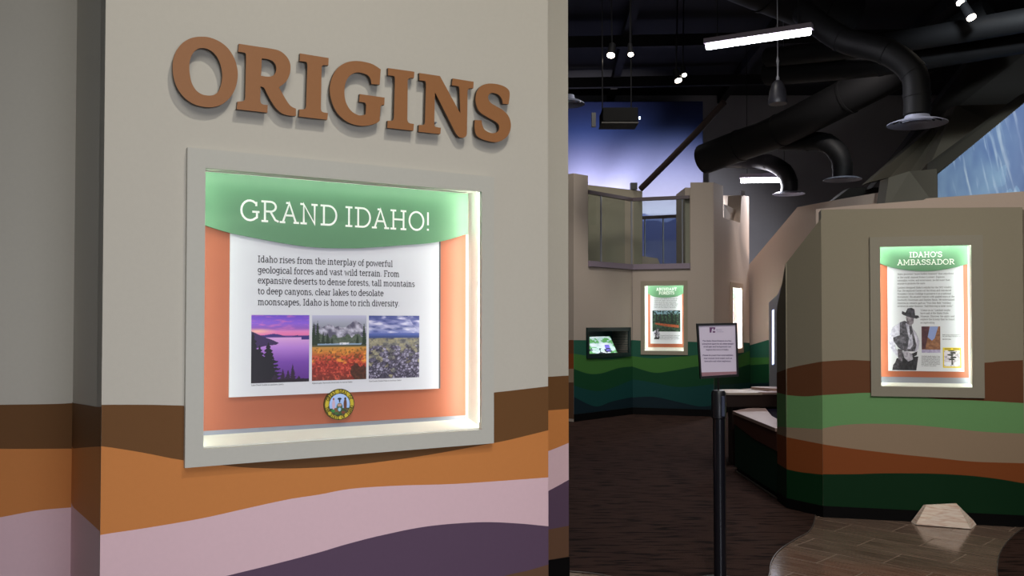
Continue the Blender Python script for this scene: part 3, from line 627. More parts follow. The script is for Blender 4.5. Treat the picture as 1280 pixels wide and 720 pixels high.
# opening for the forest display on wall B
fB = dict(o=(800.7, 859.3, 351, 443.5), i=(805.4, 854.2, 357, 438.8))
def pxrect(pl, r, off=0.0):
    u0, zt = zu(pl, r[0], r[2], off); u1, zt2 = zu(pl, r[1], r[2], off); zb = zu(pl, r[0], r[3], off)[1]; zb2 = zu(pl, r[1], r[3], off)[1]
    return (min(u0, u1), max(u0, u1), (zb+zb2)/2, (zt+zt2)/2)
rBo, rBi = pxrect(PB, fB['o'], .02), pxrect(PB, fB['i'], .02)
hr = lambda r: [(r[0], r[2]), (r[1], r[2]), (r[1], r[3]), (r[0], r[3])]
wB = struct(prism('wall_green_middle', PB, [ppz(PB, [(790.5, 335), (863, 335.5), (863, 228), (892, 228), (892, 521), (790.5, 517)]), hr(grow(rBi))], -.3, 0, FARB))
rCo, rCi = pxrect(PC, (914.3, 929.2, 353.5, 441.5), .02), pxrect(PC, (916.2, 927.8, 360, 436), .02)
wC = struct(prism('wall_green_right', PC, [ppz(PC, [(892, 228), (904, 232.4), (904.05, 272), (925, 278.5), (927, 244), (937, 246), (937, 506), (892, 521)]), hr(grow(rCi))], -.25, 0, PINKW))
GB = [('teal green painted band', TEAL), ('grass green painted band', GRASS), ('forest green painted band', FOREST), ('dark teal painted band', DTEAL), ('blue black painted band', NAVY)]
bands(wA, PA, 0, PA.L, [[(710, 425), (740, 425.5), (765, 427), (792, 425)], [(710, 440), (717, 442), (735, 445), (758, 449.6), (785, 446), (792, 445)], [(710, 459), (717, 461), (735, 467), (752, 466.6), (773, 460), (792, 458)],
    [(710, 478), (730, 486), (755, 488), (792, 474)], [(710, 493), (717, 496), (744, 508), (764, 502), (787, 497), (792, 496.5)]], GB, .12, kio)
bands(wB, PB, 0, PB.L, [[(790, 425), (815, 426.5), (860, 427), (893, 429)], [(790, 445), (817, 448), (845, 446), (860, 445), (893, 441)], [(790, 458), (817, 465.7), (837, 464), (872, 458), (893, 459)],
    [(790, 474), (815, 478), (850, 484), (893, 480)], [(790, 497), (817, 496), (846, 502), (875, 508), (893, 506)]], GB, .12, rBi)
bands(wC, PC, 0, PC.L, [[(890, 428), (923, 428), (938, 428.6)], [(890, 452), (910, 450), (929, 442), (938, 438)], [(890, 468), (910, 467), (923, 460), (938, 455)], [(890, 482), (915, 480), (938, 478)], [(890, 506), (938, 500)]], GB, .1, rCi, n=24)
for n_, pl in (('baseboard_green_left', PA), ('baseboard_green_middle', PB), ('baseboard_green_right', PC)): struct(prism(n_, pl, rect(0, pl.L, 0, .12), 0, .01, BLACKP))
# left pillar's side face with its own bands
PS = Plane(PA.pt(0, 0, -.35).xy, PA.pt(0, 0, 0).xy)
bands(wA, PS, 0, .35, [[(690, 425), (718, 425)], [(690, 442), (718, 442)], [(690, 461), (718, 461)], [(690, 478), (718, 478)]], [('reddish brown painted band', ABR), ('rust painted band', RUST), ('tan painted band', TAN), ('umber painted band', UMBER)], .05, n=6)
struct(box('wall_pillar_back', ((G(717, 13.7).x+G(735, 14).x)/2, 14.35, 1.9), (.3, .25, 3.8), FARB))
struct(box('wall_tower_back', (3.1, 15.05, 1.9), (.42, .8, 3.8), FARB))
# slab and lit block seen through the notch
struct(prism('wall_notch_back', PC.shift(-.7), pp(PC.shift(-.7), [(898, 244.5), (928, 244), (928, 300), (898, 300)]), -.1, 0, FARB))
bm = bmesh.new(); q = [P(904.5, 255, 15.4), P(924, 264.5, 16.3), P(919, 278, 16.2), P(904.5, 274, 15.4)]
bm_prism(bm, [q], Vector((.1, .25, .02))); tag(obj('angled_box', bm, FARB), 'small tilted beige box lying in the notch of the far tower', 'box')
box_s = tag(box('wall_sensor', P(928, 241.5, 16.2), (.07, .05, .09), mat('sensor_white', (200, 200, 205), .5)), 'tiny white device standing on top of the far tower wall', 'sensor')
# D: long slab rising to the right, with green bands low at its left end
wD = struct(prism('wall_slanted_slab', PD, pp(PD, [(936, 331), (996.7, 259), (1053, 248.4), (1112, 238.5), (1112, 300)])+[(PD.L, 0), (0, 0)], -.4, 0, PINKW))
bands(wD, PD, 0, zu(PD, 962, 400)[0], [[(930, 433), (937, 431.6), (960, 425)], [(930, 447), (960, 446.7)], [(930, 457), (945, 456), (962, 455)], [(930, 480), (962, 478)]], [('teal green painted band', TEAL), ('grass green painted band', GRASS), ('forest green painted band', FOREST), ('blue black painted band', NAVY)], .1, n=12)
P2 = Plane(G(1020, 9.2), G(1290, 8.3))
struct(prism('wall_low_slab', P2, pp(P2, [(1020, 261.5), (1061, 257.5), (1154, 250), (1158, 248), (1290, 238.5)])+[(P2.L, 1.2), (0, 1.2)], -.15, 0, PINKW))
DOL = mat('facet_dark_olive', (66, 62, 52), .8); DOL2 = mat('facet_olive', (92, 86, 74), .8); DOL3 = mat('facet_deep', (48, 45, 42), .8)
def facet(pts, m, lab=None):
    bm = bmesh.new(); bm_prism(bm, [[P(*p) for p in pts]], Vector((0, .3, 0))); return obj('wall_facet', bm, m, None)
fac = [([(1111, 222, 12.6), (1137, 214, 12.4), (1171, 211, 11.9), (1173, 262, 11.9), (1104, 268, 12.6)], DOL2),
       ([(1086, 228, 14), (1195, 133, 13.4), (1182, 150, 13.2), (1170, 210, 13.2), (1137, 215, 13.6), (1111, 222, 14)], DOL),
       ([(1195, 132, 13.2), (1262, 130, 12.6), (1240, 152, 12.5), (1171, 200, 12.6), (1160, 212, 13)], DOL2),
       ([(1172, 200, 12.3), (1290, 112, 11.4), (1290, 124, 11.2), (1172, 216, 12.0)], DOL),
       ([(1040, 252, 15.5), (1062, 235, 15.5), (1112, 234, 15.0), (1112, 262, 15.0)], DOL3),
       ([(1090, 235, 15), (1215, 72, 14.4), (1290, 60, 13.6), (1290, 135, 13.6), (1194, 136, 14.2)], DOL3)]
for k, (p, m) in enumerate(fac):
    o = facet(p, m); o.name = 'wall_facet_%d' % (k+1); struct(o)

# ---- Ambassador wall block
PE = Plane((2.477, 7.04), (3.892, 6.69)); gE1 = Vector((2.477, 7.04)); gE2 = Vector((2.285, 7.35)); gE3 = Vector((2.302, 7.66))
uE = zu(PE, 1278, 400)[0]
aO, aI = pxrect(PE, (1087.2, 1228.6, 295, 496.4), .02), pxrect(PE, (1100, 1214.2, 307.5, 484), .02)
wE = struct(prism('wall_ambassador', PE, [[(0, 0), (uE, 0), zu(PE, 1278, 259), zu(PE, 1150, 260), zu(PE, 1026.3, 262)], hr(grow(aI))], -.2, 0, TAUPE))
bands(wE, PE, 0, uE, [
    [(1026, 452), (1060, 450), (1087, 451), (1160, 455), (1229, 453.4), (1250, 451.5), (1282, 450)],
    [(1026, 494), (1050, 492.7), (1087, 491), (1130, 493), (1175, 498.8), (1228, 501), (1282, 504)],
    [(1026, 536), (1050, 531.7), (1083, 529.7), (1133, 530.7), (1183, 535), (1233, 540), (1282, 542)],
    [(1026, 555), (1067, 561), (1117, 567), (1167, 572), (1217, 577), (1282, 579)],
    [(1026, 592.7), (1067, 592.7), (1100, 591.7), (1150, 591.7), (1183, 592.7), (1217, 595), (1250, 599), (1282, 604.5)]],
    [('reddish brown painted band', ABR), ('light green painted band', LGREEN), ('tan painted band', TAN), ('rust orange painted band', RUST), ('dark green painted band', DGREEN)], .09, aI)
struct(prism('baseboard_ambassador', PE, rect(0, uE, 0, .09), 0, .004, BLACKP))
PF = Plane(gE2, gE1); PG = Plane(gE3, gE2)
wF = struct(prism('wall_ambassador_side', PF, [(0, 0), (PF.L, 0), zu(PF, 1026.3, 273), zu(PF, 982.5, 329)], -.12, 0, TAUPE))
bands(wF, PF, 0, PF.L, [[(981, 461.5), (1000, 457), (1027, 452)], [(981, 493.5), (1005, 495.5), (1027, 494)], [(981, 534), (1027, 536.5)], [(981, 546), (1027, 555)], [(981, 586), (1000, 590), (1027, 593)]],
    [('reddish brown painted band', ABR), ('light green painted band', LGREEN), ('tan painted band', TAN), ('rust orange painted band', RUST), ('dark green painted band', DGREEN)], .09, n=14)
wG = struct(prism('wall_ambassador_edge', PG, [(0, 0), (PG.L, 0), zu(PG, 982, 329), zu(PG, 977.5, 354), (.03, zu(PG, 973, 382)[1]), (0, 1.62)], -.1, 0, TAUPE))
bands(wG, PG, 0, PG.L, [[(968, 467), (983, 461.5)], [(968, 490), (983, 493.5)], [(968, 533), (983, 534)], [(968, 541), (983, 546)], [(968, 577), (983, 586)]],
    [('reddish brown painted band', ABR), ('light green painted band', LGREEN), ('tan painted band', TAN), ('rust orange painted band', RUST), ('dark green painted band', DGREEN)], .09, n=8)
struct(prism('baseboard_ambassador_edge', PG, rect(0, PG.L, 0, .09), 0, .004, BLACKP))
struct(prism('baseboard_ambassador_side', PF, rect(0, PF.L, 0, .09), 0, .004, BLACKP))
PH = Plane(PE.pt(uE, 0).xy, PE.pt(uE+.35, 0, -.9).xy)
struct(prism('wall_ambassador_right', PH, rect(0, PH.L, 0, zu(PE, 1278, 259)[1]), -.12, 0, PINKW))
# partition seen edge-on between the slab and the ambassador block
PX = Plane(G(961, 11.6), G(978, 10.0))
wX = struct(prism('wall_partition', PX, pp(PX, [(961, 378), (972, 368), (977, 356), (979, 356), (979, 470)])+[(PX.L, 0), (0, 0)], -.06, 0, mat('partition_pale', (190, 184, 196), .5)))
prism('light_strip', PX, pp(PX, [(965.6, 388), (967.6, 387), (967.6, 455), (965.6, 456)]), .001, .006, mat('blue_led', (255, 255, 255), .4, emit=(190, 205, 255), es=2.0), wX, 'cool white light strip')
wX['label'] = 'pale partition with glowing strip'

# ================================================================== DISPLAY CASES
def display_case(label, pl, O, I, lip, depth, sill, gap, led, framem=FRAME, led_r=None):
    c = pl.pt((O[0]+O[1])/2, O[2], 0)
    root = thing('display_case', label, 'display case', c, 'lit recessed display cases in the walls')
    prism('frame', pl, [hr(O), hr(I)], 0.0, lip, framem, root)
    e = .004
    def slab(name, q0, q1, q2, q3, th, lab=None, m=WHITE):      # quads given as (u,z,off)
        bm = bmesh.new(); vs = [pl.pt(a, b, c_) for a, b, c_ in (q0, q1, q2, q3)]
        n = (vs[1]-vs[0]).cross(vs[3]-vs[0]).normalized()*th
        bm_prism(bm, [vs], n); return obj(name, bm, m, root, lab)
    u0, u1, z0, z1 = I; D = -depth
    g = .013
    slab('side_jamb', (u0-g, z0, 0), (u0-g, z0, D), (u0-g, z1+g, D), (u0-g, z1+g, 0), -.006)
    slab('side_jamb', (u1+g, z0, 0), (u1+g, z0, D), (u1+g, z1+g, D), (u1+g, z1+g, 0), .006)
    slab('sill', (u0-g, z0, 0), (u1+g, z0, 0), (u1+g, z0+sill, D), (u0-g, z0+sill, D), .005, 'sloping white sill')
    slab('soffit', (u0-g, z1+g, 0), (u1+g, z1+g, 0), (u1+g, z1+g, D), (u0-g, z1+g, D), .005)
    prism('back_board', pl, rect(u0-g-.006, u1+g+.006, z0+sill-.006, z1+g+.006), D-.012, D, WHITE, root)
    lw = .007
    prism('light_strip', pl, rect(u0, u1, z1+.002, z1+g-.001), -.006, -.001, led, root, 'glowing LED strip')
    prism('light_strip', pl, rect(u0-g+.001, u0-.002, z0+.03, z1), -.006, -.001, led, root, 'glowing LED strip')
    prism('light_strip', pl, rect(u1+.002, u1+g-.001, z0+.03, z1), -.006, -.001, led_r or led, root, 'glowing LED strip')
    return root
def area_strip(pl, u0, z0, u1, z1, off, power, col=(.93, 1, .95)): pass

# ---- main case
DM = .125
mc = display_case('large square lit display titled GRAND IDAHO! under the big letters', MAIN, (o_l, o_r, o_b, o_t), (i_l, i_r, i_b, i_t), .025, DM, .028, .01, LED, led_r=mat('led_strip_right', (255, 255, 255), .4, emit=(250, 255, 246), es=44.0))
offO = -DM+.01; offT = -DM+.022; offH = -DM+.032
zb_o = (zu(MAIN, 257, 538, offO)[1]+zu(MAIN, 583, 519.5, offO)[1])/2; zt_o = i_t+.006
ur_o = zu(MAIN, 583, 400, offO)[0]; ur_o = min(ur_o, i_r-.004)
prism('bottom_rail', MAIN, rect(i_l+.004, i_r-.004, i_b+.028, zb_o), -DM, offO-.002, METGREY, mc, 'grey rail under the orange panel')
prism('back_panel', MAIN, rect(i_l+.002, ur_o, zb_o, zt_o), -DM, offO, ORANGEP, mc, 'orange printed panel')
arc = [zu(MAIN, x, y, offH) for x, y in [(250, 279), (257.7, 282), (287, 291), (322, 298), (363.7, 305.6), (399, 309.6), (440, 310.3), (470, 309), (500, 306.7), (547.7, 302.5), (583, 292.7)]]
arc = spline(arc, n=5); arc = [(u, z) for u, z in arc if i_l+.003 <= u <= ur_o]
hp = prism('header_panel', MAIN, [(i_l+.003, arc[0][1])]+arc+[(ur_o, arc[-1][1]), (ur_o, zt_o), (i_l+.003, zt_o)], offH-.008, offH, GREENH, mc, 'green curved title panel')
u0_, zb0 = zu(MAIN, 286.5, 497, offT); u1_, zb1 = zu(MAIN, 548.5, 485.5, offT); zb = (zb0+zb1)/2
ztx = zu(MAIN, 420, 300, offT)[1]; ztx0 = max(zu(MAIN, 287, 280, offT)[1], ztx)
tp = prism('text_panel', MAIN, rect(u0_, u1_, zb, ztx0), offT-.01, offT, PAPER, mc, 'white raised text panel')
prism('panel_shadow_strip', MAIN, rect(u1_+.0003, u1_+.008, zb, ztx0-.004), offT-.012, offT-.001, mat('panel_shadow_dark', (74, 80, 86), .5), mc, 'dark strip for the shadow along the right of the white panel')  # shadow beside the raised panel, built as a dark strip
ht = offH+.0006
tl0 = zu(MAIN, 299, 276.5, ht); tl1 = zu(MAIN, 539, 289, ht)
text_obj('title_lettering', MAIN, ht, [('GRAND IDAHO!', tl0[0], (tl0[1]+tl1[1])/2, zu(MAIN, 300, 249, ht)[1]-zu(MAIN, 300, 276.5, ht)[1], tl1[0]-tl0[0], 'l')], INKW, hp, .095, 'white title lettering')
bt = offT+.0006
rows = [('Idaho rises from the interplay of powerful', 322, 328, 491), ('geological forces and vast wild terrain. From', 322, 341.5, 499.5), ('expansive deserts to dense forests, tall mountains', 322, 354.5, 518.5), ('to deep canyons, clear lakes to desolate', 322, 368, 479.5), ('moonscapes, Idaho is home to rich diversity.', 322, 381.5, 499.5)]
hcap = zu(MAIN, 322, 318.3, bt)[1]-zu(MAIN, 322, 327, bt)[1]
text_obj('body_text', MAIN, bt, px_lines(MAIN, bt, rows, hcap), INK, tp, .12, 'dark serif body text')
caps = [('Lake Pend Oreille in northern Idaho.', 314, 482.6, 355), ('Alpine Lake, Sawtooth Mountains in central Idaho.', 390, 480, 441), ('The Craters Snake Plain in southern Idaho.', 461, 477.5, 502)]
for q_ in caps: text_obj('caption_text', MAIN, bt, px_lines(MAIN, bt, [q_], .0055), INK, tp, .13)
def photo(par, pl, off, r, painter, lab, nx=170, ny=190, **k):
    a = zu(pl, r[0], (r[2]+r[3])/2, off)[0]; b_ = zu(pl, r[1], (r[2]+r[3])/2, off)[0]
    m0, m1 = (r[0]+r[1])/2, 0
    zt = zu(pl, m0, r[2], off)[1]; zb_ = zu(pl, m0, r[3], off)[1]
    return picture('photograph', pl, off, min(a, b_), max(a, b_), zb_, zt, painter, PRINT, par, nx, ny, label=lab, **k)
photo(tp, MAIN, bt, (314, 386.5, 393.8, 478), ph_lake, 'photograph of a purple lake at dusk')
photo(tp, MAIN, bt, (390, 458, 394.2, 475), ph_meadow, 'photograph of a red meadow below mountains')
photo(tp, MAIN, bt, (461, 524, 394.6, 472.6), ph_rocks, 'photograph of a grey lava rock field')
# state seal
so = offT+.004; sc, sz = zu(MAIN, 424.4, 505.5, so); sr = (zu(MAIN, 424, 486, so)[1]-zu(MAIN, 424, 525, so)[1])/2
seal = prism('seal', MAIN, [(sc+sr*math.cos(a), sz+sr*math.sin(a)) for a in np.linspace(0, 2*PI, 40)[:-1]], offO, so, mat('seal_rim', (90, 76, 24), .5), mc, 'round yellow and blue state seal')
picture('seal_print', MAIN, so+.0005, sc-sr, sc+sr, sz-sr, sz+sr, ph_seal, PRINT, seal, 150, 150, label='printed seal picture')
for s, a0, a1, up in (('GREAT SEAL OF', 162, 18, 1), ('THE STATE OF IDAHO', 188, 352, -1)):
    hh = sr*.2; bm = bmesh.new()
    for k, ch in enumerate(s):
        a = math.radians(a0+(a1-a0)*(k+.5)/len(s)); rr = sr*.84
        cx_, cy_ = sc+rr*math.cos(a), sz+rr*math.sin(a); th = a-PI/2 if up > 0 else a+PI/2
        adv, st = GL.get(ch, GL['O'])
        for q in st: ribbon(bm, [((x-adv/2)*hh*.9, (y-.5)*hh) for x, y in q], hh*.2, lambda p, cx_=cx_, cy_=cy_, th=th: MAIN.pt(cx_+p.x*math.cos(th)-p.y*math.sin(th), cy_+p.x*math.sin(th)+p.y*math.cos(th), so+.001))
    me = bpy.data.meshes.new('seal_lettering'); bm.to_mesh(me); bm.free(); me.materials.append(mat('seal_ink', (50, 44, 14), .6)); link_mesh('seal_lettering', me, seal)

# ---- Ambassador case
DA = .1
ac = display_case("tall lit display titled IDAHO'S AMBASSADOR on the right wall", PE, aO, aI, .02, DA, .022, .01, LED2, paint('display_frame_taupe', (150, 144, 130), .5))
oO, oT, oH = -DA+.01, -DA+.018, -DA+.027
zb_o = zu(PE, 1157, 471.6, oO)[1]; zt_o = aI[3]+.006
prism('bottom_rail', PE, rect(aI[0]+.004, aI[1]-.004, aI[2]+.022, zb_o), -DA, oO-.002, METGREY, ac, 'grey rail under the orange panel')
prism('back_panel', PE, rect(aI[0]+.002, aI[1]-.002, zb_o, zt_o), -DA, oO, ORANGEP, ac, 'orange printed panel')
arc = spline([zu(PE, x, y, oH) for x, y in [(1098, 328.5), (1110, 333), (1130, 337), (1156, 338.8), (1178, 337), (1199, 333), (1217, 327)]], n=5); arc = [p for p in arc if aI[0]+.003 < p[0] < aI[1]-.003]
hp = prism('header_panel', PE, [(aI[0]+.003, arc[0][1])]+arc+[(aI[1]-.003, arc[-1][1]), (aI[1]-.003, zt_o), (aI[0]+.003, zt_o)], oH-.006, oH, GREENH, ac, 'green curved title panel')
ta, tb = zu(PE, 1110.5, 463.5, oT), zu(PE, 1205.3, 464, oT)
tp = prism('text_panel', PE, rect(ta[0], tb[0], ta[1], zu(PE, 1157, 331, oT)[1]), oT-.007, oT, PAPER, ac, 'white raised text panel')
t_ = oH+.001
text_obj('title_lettering', PE, t_, px_lines(PE, t_, [("IDAHO'S", 1136.5, 322, 1178), ('AMBASSADOR', 1121.5, 331.6, 1193.5)], zu(PE, 1150, 315, t_)[1]-zu(PE, 1150, 322, t_)[1]), INKW, hp, .13, 'white title lettering')
t_ = oT+.001; r_ = []
sc_ = 90/1246.; X0, Y0 = 1110, 338
for s, yb, xr in [('Idaho possesses "more hidden treasure" than anywhere', 80, 1135), ('in the world, claimed Robert Limbert. Explorer,', 137, 990), ('naturalist, writer, and entertainer, he did more than', 190, 1075), ('anyone to promote the state.', 243, 648),
                  ("Limbert designed Idaho's exhibit for the 1915 World's", 315, 1100), ('Fair. He explored Craters of the Moon and convinced', 368, 1095), ('President Calvin Coolidge to preserve it as a national', 422, 1090), ('monument. He amazed visitors with guided tours of the', 474, 1152), ('Sawtooth Mountains and Stanley Basin. He entertained', 527, 1150), ('America in western garb as "Two-Gun Bob," twirling', 582, 1088), ('revolvers in some theatrics. "And throwing in lariat tricks."', 634, 1125)]:
    r_.append((s, X0+162*sc_, Y0+yb*sc_, X0+xr*sc_))
hA = zu(PE, 1150, 340, t_)[1]-zu(PE, 1150, 342.3, t_)[1]
for s, y, xr in [('"Come on in," Limbert might', 27, 570), ('have said of the Idaho State', 52, 553), ('Museum. Discover the sights and', 79, 605), ('explore the history that he found', 105, 605), ('so captivating.', 133, 437)]:
    r_.append((s, 1105+312*.1457, 385+y*.1457, 1105+xr*.1457))
for q_ in (r_[:4], r_[4:11], r_[11:]): text_obj('body_text', PE, t_, px_lines(PE, t_, q_, hA), INK, tp, .11)
r_ = [('Idaho canyon country seen from', 1105+500*.1457, 385+235*.1457, 1105+660*.1457), ('the river below the rim of the', 1201-23, 385+248*.1457, 1201), ('high desert plain.', 1178, 385+272*.1457, 1189)]
for k in range(7): r_.append((['Limbert made many trips', 'across the lava fields and', 'wrote about the country', 'for readers who had never', 'seen it, with photographs', 'and maps that led others', 'to follow his path.'][k], 1151.8, 385+(418+k*13.5)*.1457, 1175 if k < 6 else 1171))
for q_ in (r_[:3], r_[3:]): text_obj('caption_text', PE, t_, px_lines(PE, t_, q_, hA*.62), INK, tp, .12)
photo(tp, PE, t_, (1152, 1175.4, 408, 441), ph_canyon, 'photograph of a river canyon', 90, 120)
photo(tp, PE, t_, (1178.6, 1201.6, 434.5, 459.8), ph_poster, 'poster print with yellow border', 90, 100)
photo(tp, PE, t_+.0005, (1111, 1149.5, 384.5, 462.8), ph_man, 'grey cut-out portrait of a person in a wide hat and waistcoat, hands at the belt', 130, 250)

# ---- forest case
DB = .14
fc = display_case('tall lit display titled ABUNDANT FORESTS on the distant green wall', PB, rBo, rBi, .02, DB, .03, .01, LED2, paint('display_frame_far', (150, 142, 124), .5))
oO, oT, oH = -DB+.01, -DB+.02, -DB+.03
x_l = zu(PB, 810, 400, oO)[0]; zb_o = zu(PB, 830, 434, oO)[1]; zt_o = rBi[3]+.006
x_l = max(x_l, rBi[0]+.003)
prism('back_panel', PB, rect(x_l, rBi[1]-.003, zb_o, zt_o), -DB, oO, ORANGEP, fc, 'orange printed panel')
arc = spline([zu(PB, x, y, oH) for x, y in [(808, 365), (815, 370), (824, 371.8), (836, 371.9), (847, 370), (856, 366)]], n=5); arc = [p for p in arc if x_l+.001 < p[0] < rBi[1]-.004]
hp = prism('header_panel', PB, [(x_l, arc[0][1])]+arc+[(rBi[1]-.004, arc[-1][1]), (rBi[1]-.004, zt_o), (x_l, zt_o)], oH-.006, oH, GREENH, fc, 'green curved title panel')
ta, tb = zu(PB, 813, 429.5, oT), zu(PB, 852.6, 429.5, oT)
tp = prism('text_panel', PB, rect(ta[0], min(tb[0], rBi[1]-.006), ta[1], zu(PB, 830, 368, oT)[1]), oT-.007, oT, PAPER, fc, 'white raised text panel')
text_obj('title_lettering', PB, oH+.003, px_lines(PB, oH+.003, [('ABUNDANT', 820.3, 363.5, 846), ('FORESTS', 823.5, 368.2, 843)], zu(PB, 830, 359.6, oH)[1]-zu(PB, 830, 363.3, oH)[1]), INKW, hp, .15, 'white title lettering')
t_ = oT+.003; r_ = [(s, 818, 374.2+k*2.15, 848-(k % 3)*1.5) for k, s in enumerate(['Forests cover much of the state and', 'shelter elk, bears, wolves and owls.', 'Cedar, pine, fir and spruce grow on the', 'slopes and in the deep valleys where', 'rivers carried logs down to the mills', 'that built the towns of the north.'])]
r_ += [(s, 825, 420+k*2.0, 850-(k % 2)*2) for k, s in enumerate(['Loggers and their families', 'lived and worked in camps', 'among the tall timber.'])]
for q_ in (r_[:6], r_[6:]): text_obj('body_text', PB, t_, px_lines(PB, t_, q_, .017), INK, tp, .12)
photo(tp, PB, t_, (815.5, 850.5, 388, 414.5), ph_forest, 'photograph of a fallen log in a dark forest', 90, 70)
photo(tp, PB, t_+.002, (816.5, 825, 409, 424), ph_man, 'small grey cut-out portrait of a person', 60, 110)

# ---- oblique bright case on wall C
cc = display_case('narrow glaring lit display seen edge-on behind the stanchion sign', PC, rCo, rCi, .02, .14, .03, .01, mat('led_strip_glare', (255, 255, 255), .4, emit=(250, 250, 255), es=90.0), paint('display_frame_pinkish', (176, 152, 132), .5))
prism('back_panel', PC, rect(rCi[0]+.003, rCi[1]-.003, rCi[2]+.04, rCi[3]), -.14, -.13, ORANGEP, cc, 'orange printed panel')
prism('text_panel', PC, rect(rCi[0]+.06, rCi[1]-.08, rCi[2]+.09, rCi[3]-.15), -.13, -.12, PAPER, cc, 'white raised text panel')
prism('header_panel', PC, rect(rCi[0]+.003, rCi[1]-.003, rCi[3]-.18, rCi[3]), -.12, -.11, GREENH, cc, 'green title panel')

# ---- wall kiosk with tilted screen
KB = mat('kiosk_dark_green', (10, 34, 34), .4); KI = mat('kiosk_inner_teal', (16, 66, 66), .45)
kr = thing('screen_kiosk', 'dark framed wall opening with a tilted glowing touchscreen', 'kiosk', PA.pt((kx0+kx1)/2, kz0, 0))
prism('frame', PA, [rect(kx0, kx1, kz0, kz1), rect(*kio)], 0, .03, KB, kr)
for nm, lp, a, b_ in (('back_board', rect(kio[0]-.02, kio[1]+.02, kio[2]-.02, kio[3]+.02), -.34, -.32), ('side_jamb', rect(kio[0]-.02, kio[0], kio[2], kio[3]), -.32, 0), ('side_jamb', rect(kio[1], kio[1]+.02, kio[2], kio[3]), -.32, 0), ('soffit', rect(kio[0], kio[1], kio[3], kio[3]+.02), -.32, 0), ('shelf', rect(kio[0], kio[1], kio[2]-.02, kio[2]), -.32, 0)):
    prism(nm, PA, lp, a, b_, KI, kr)
kq = [zu(PA, 735.7, 442.3, -.04), zu(PA, 771.5, 440.2, -.04), zu(PA, 762.2, 420.6, -.25), zu(PA, 735.9, 420.9, -.25)]
kv = [PA.pt(max(kq[0][0], kio[0]+.004), kq[0][1]+.0, -.04), PA.pt(kq[1][0], kq[0][1], -.04), PA.pt(kq[2][0], kq[2][1], -.25), PA.pt(max(kq[3][0], kio[0]+.004), kq[2][1], -.25)]
def quad_picture(name, v, painter, m, parent, nx=60, ny=50, label=None):
    U, V = np.meshgrid(np.linspace(0, 1, nx), np.linspace(0, 1, ny)); rgb = np.clip(painter(U, V)/255., 0, 1); rgb = np.where(rgb <= .04045, rgb/12.92, ((rgb+.055)/1.055)**2.4)
    a, b, c, dd_ = [np.array(x) for x in v]; Ue, Ve = U[..., None], V[..., None]
    co = ((a*(1-Ue)+b*Ue)*(1-Ve)+(dd_*(1-Ue)+c*Ue)*Ve).reshape(-1, 3); idx = np.arange(nx*ny).reshape(ny, nx)
    q = np.stack([idx[:-1, :-1], idx[:-1, 1:], idx[1:, 1:], idx[1:, :-1]], -1).reshape(-1, 4)
    me = bpy.data.meshes.new(name); me.from_pydata(co.tolist(), [], q.tolist()); at = me.color_attributes.new('col', 'FLOAT_COLOR', 'POINT')
    at.data.foreach_set('color', np.concatenate([rgb.reshape(-1, 3), np.ones((nx*ny, 1))], 1).astype('f').ravel()); me.materials.append(m); return link_mesh(name, me, parent, label)
bm = bmesh.new(); bm_prism(bm, [kv], Vector((0, .02, -.03))); scr = obj('monitor', bm, BLACK, kr)
nv = (kv[1]-kv[0]).cross(kv[3]-kv[0]).normalized()*.003
if nv.y > 0: nv = -nv
quad_picture('screen', [v+nv for v in kv], ph_screen, vcol_mat('screen_glow', .3, es=1.0), scr, label='glowing map screen')

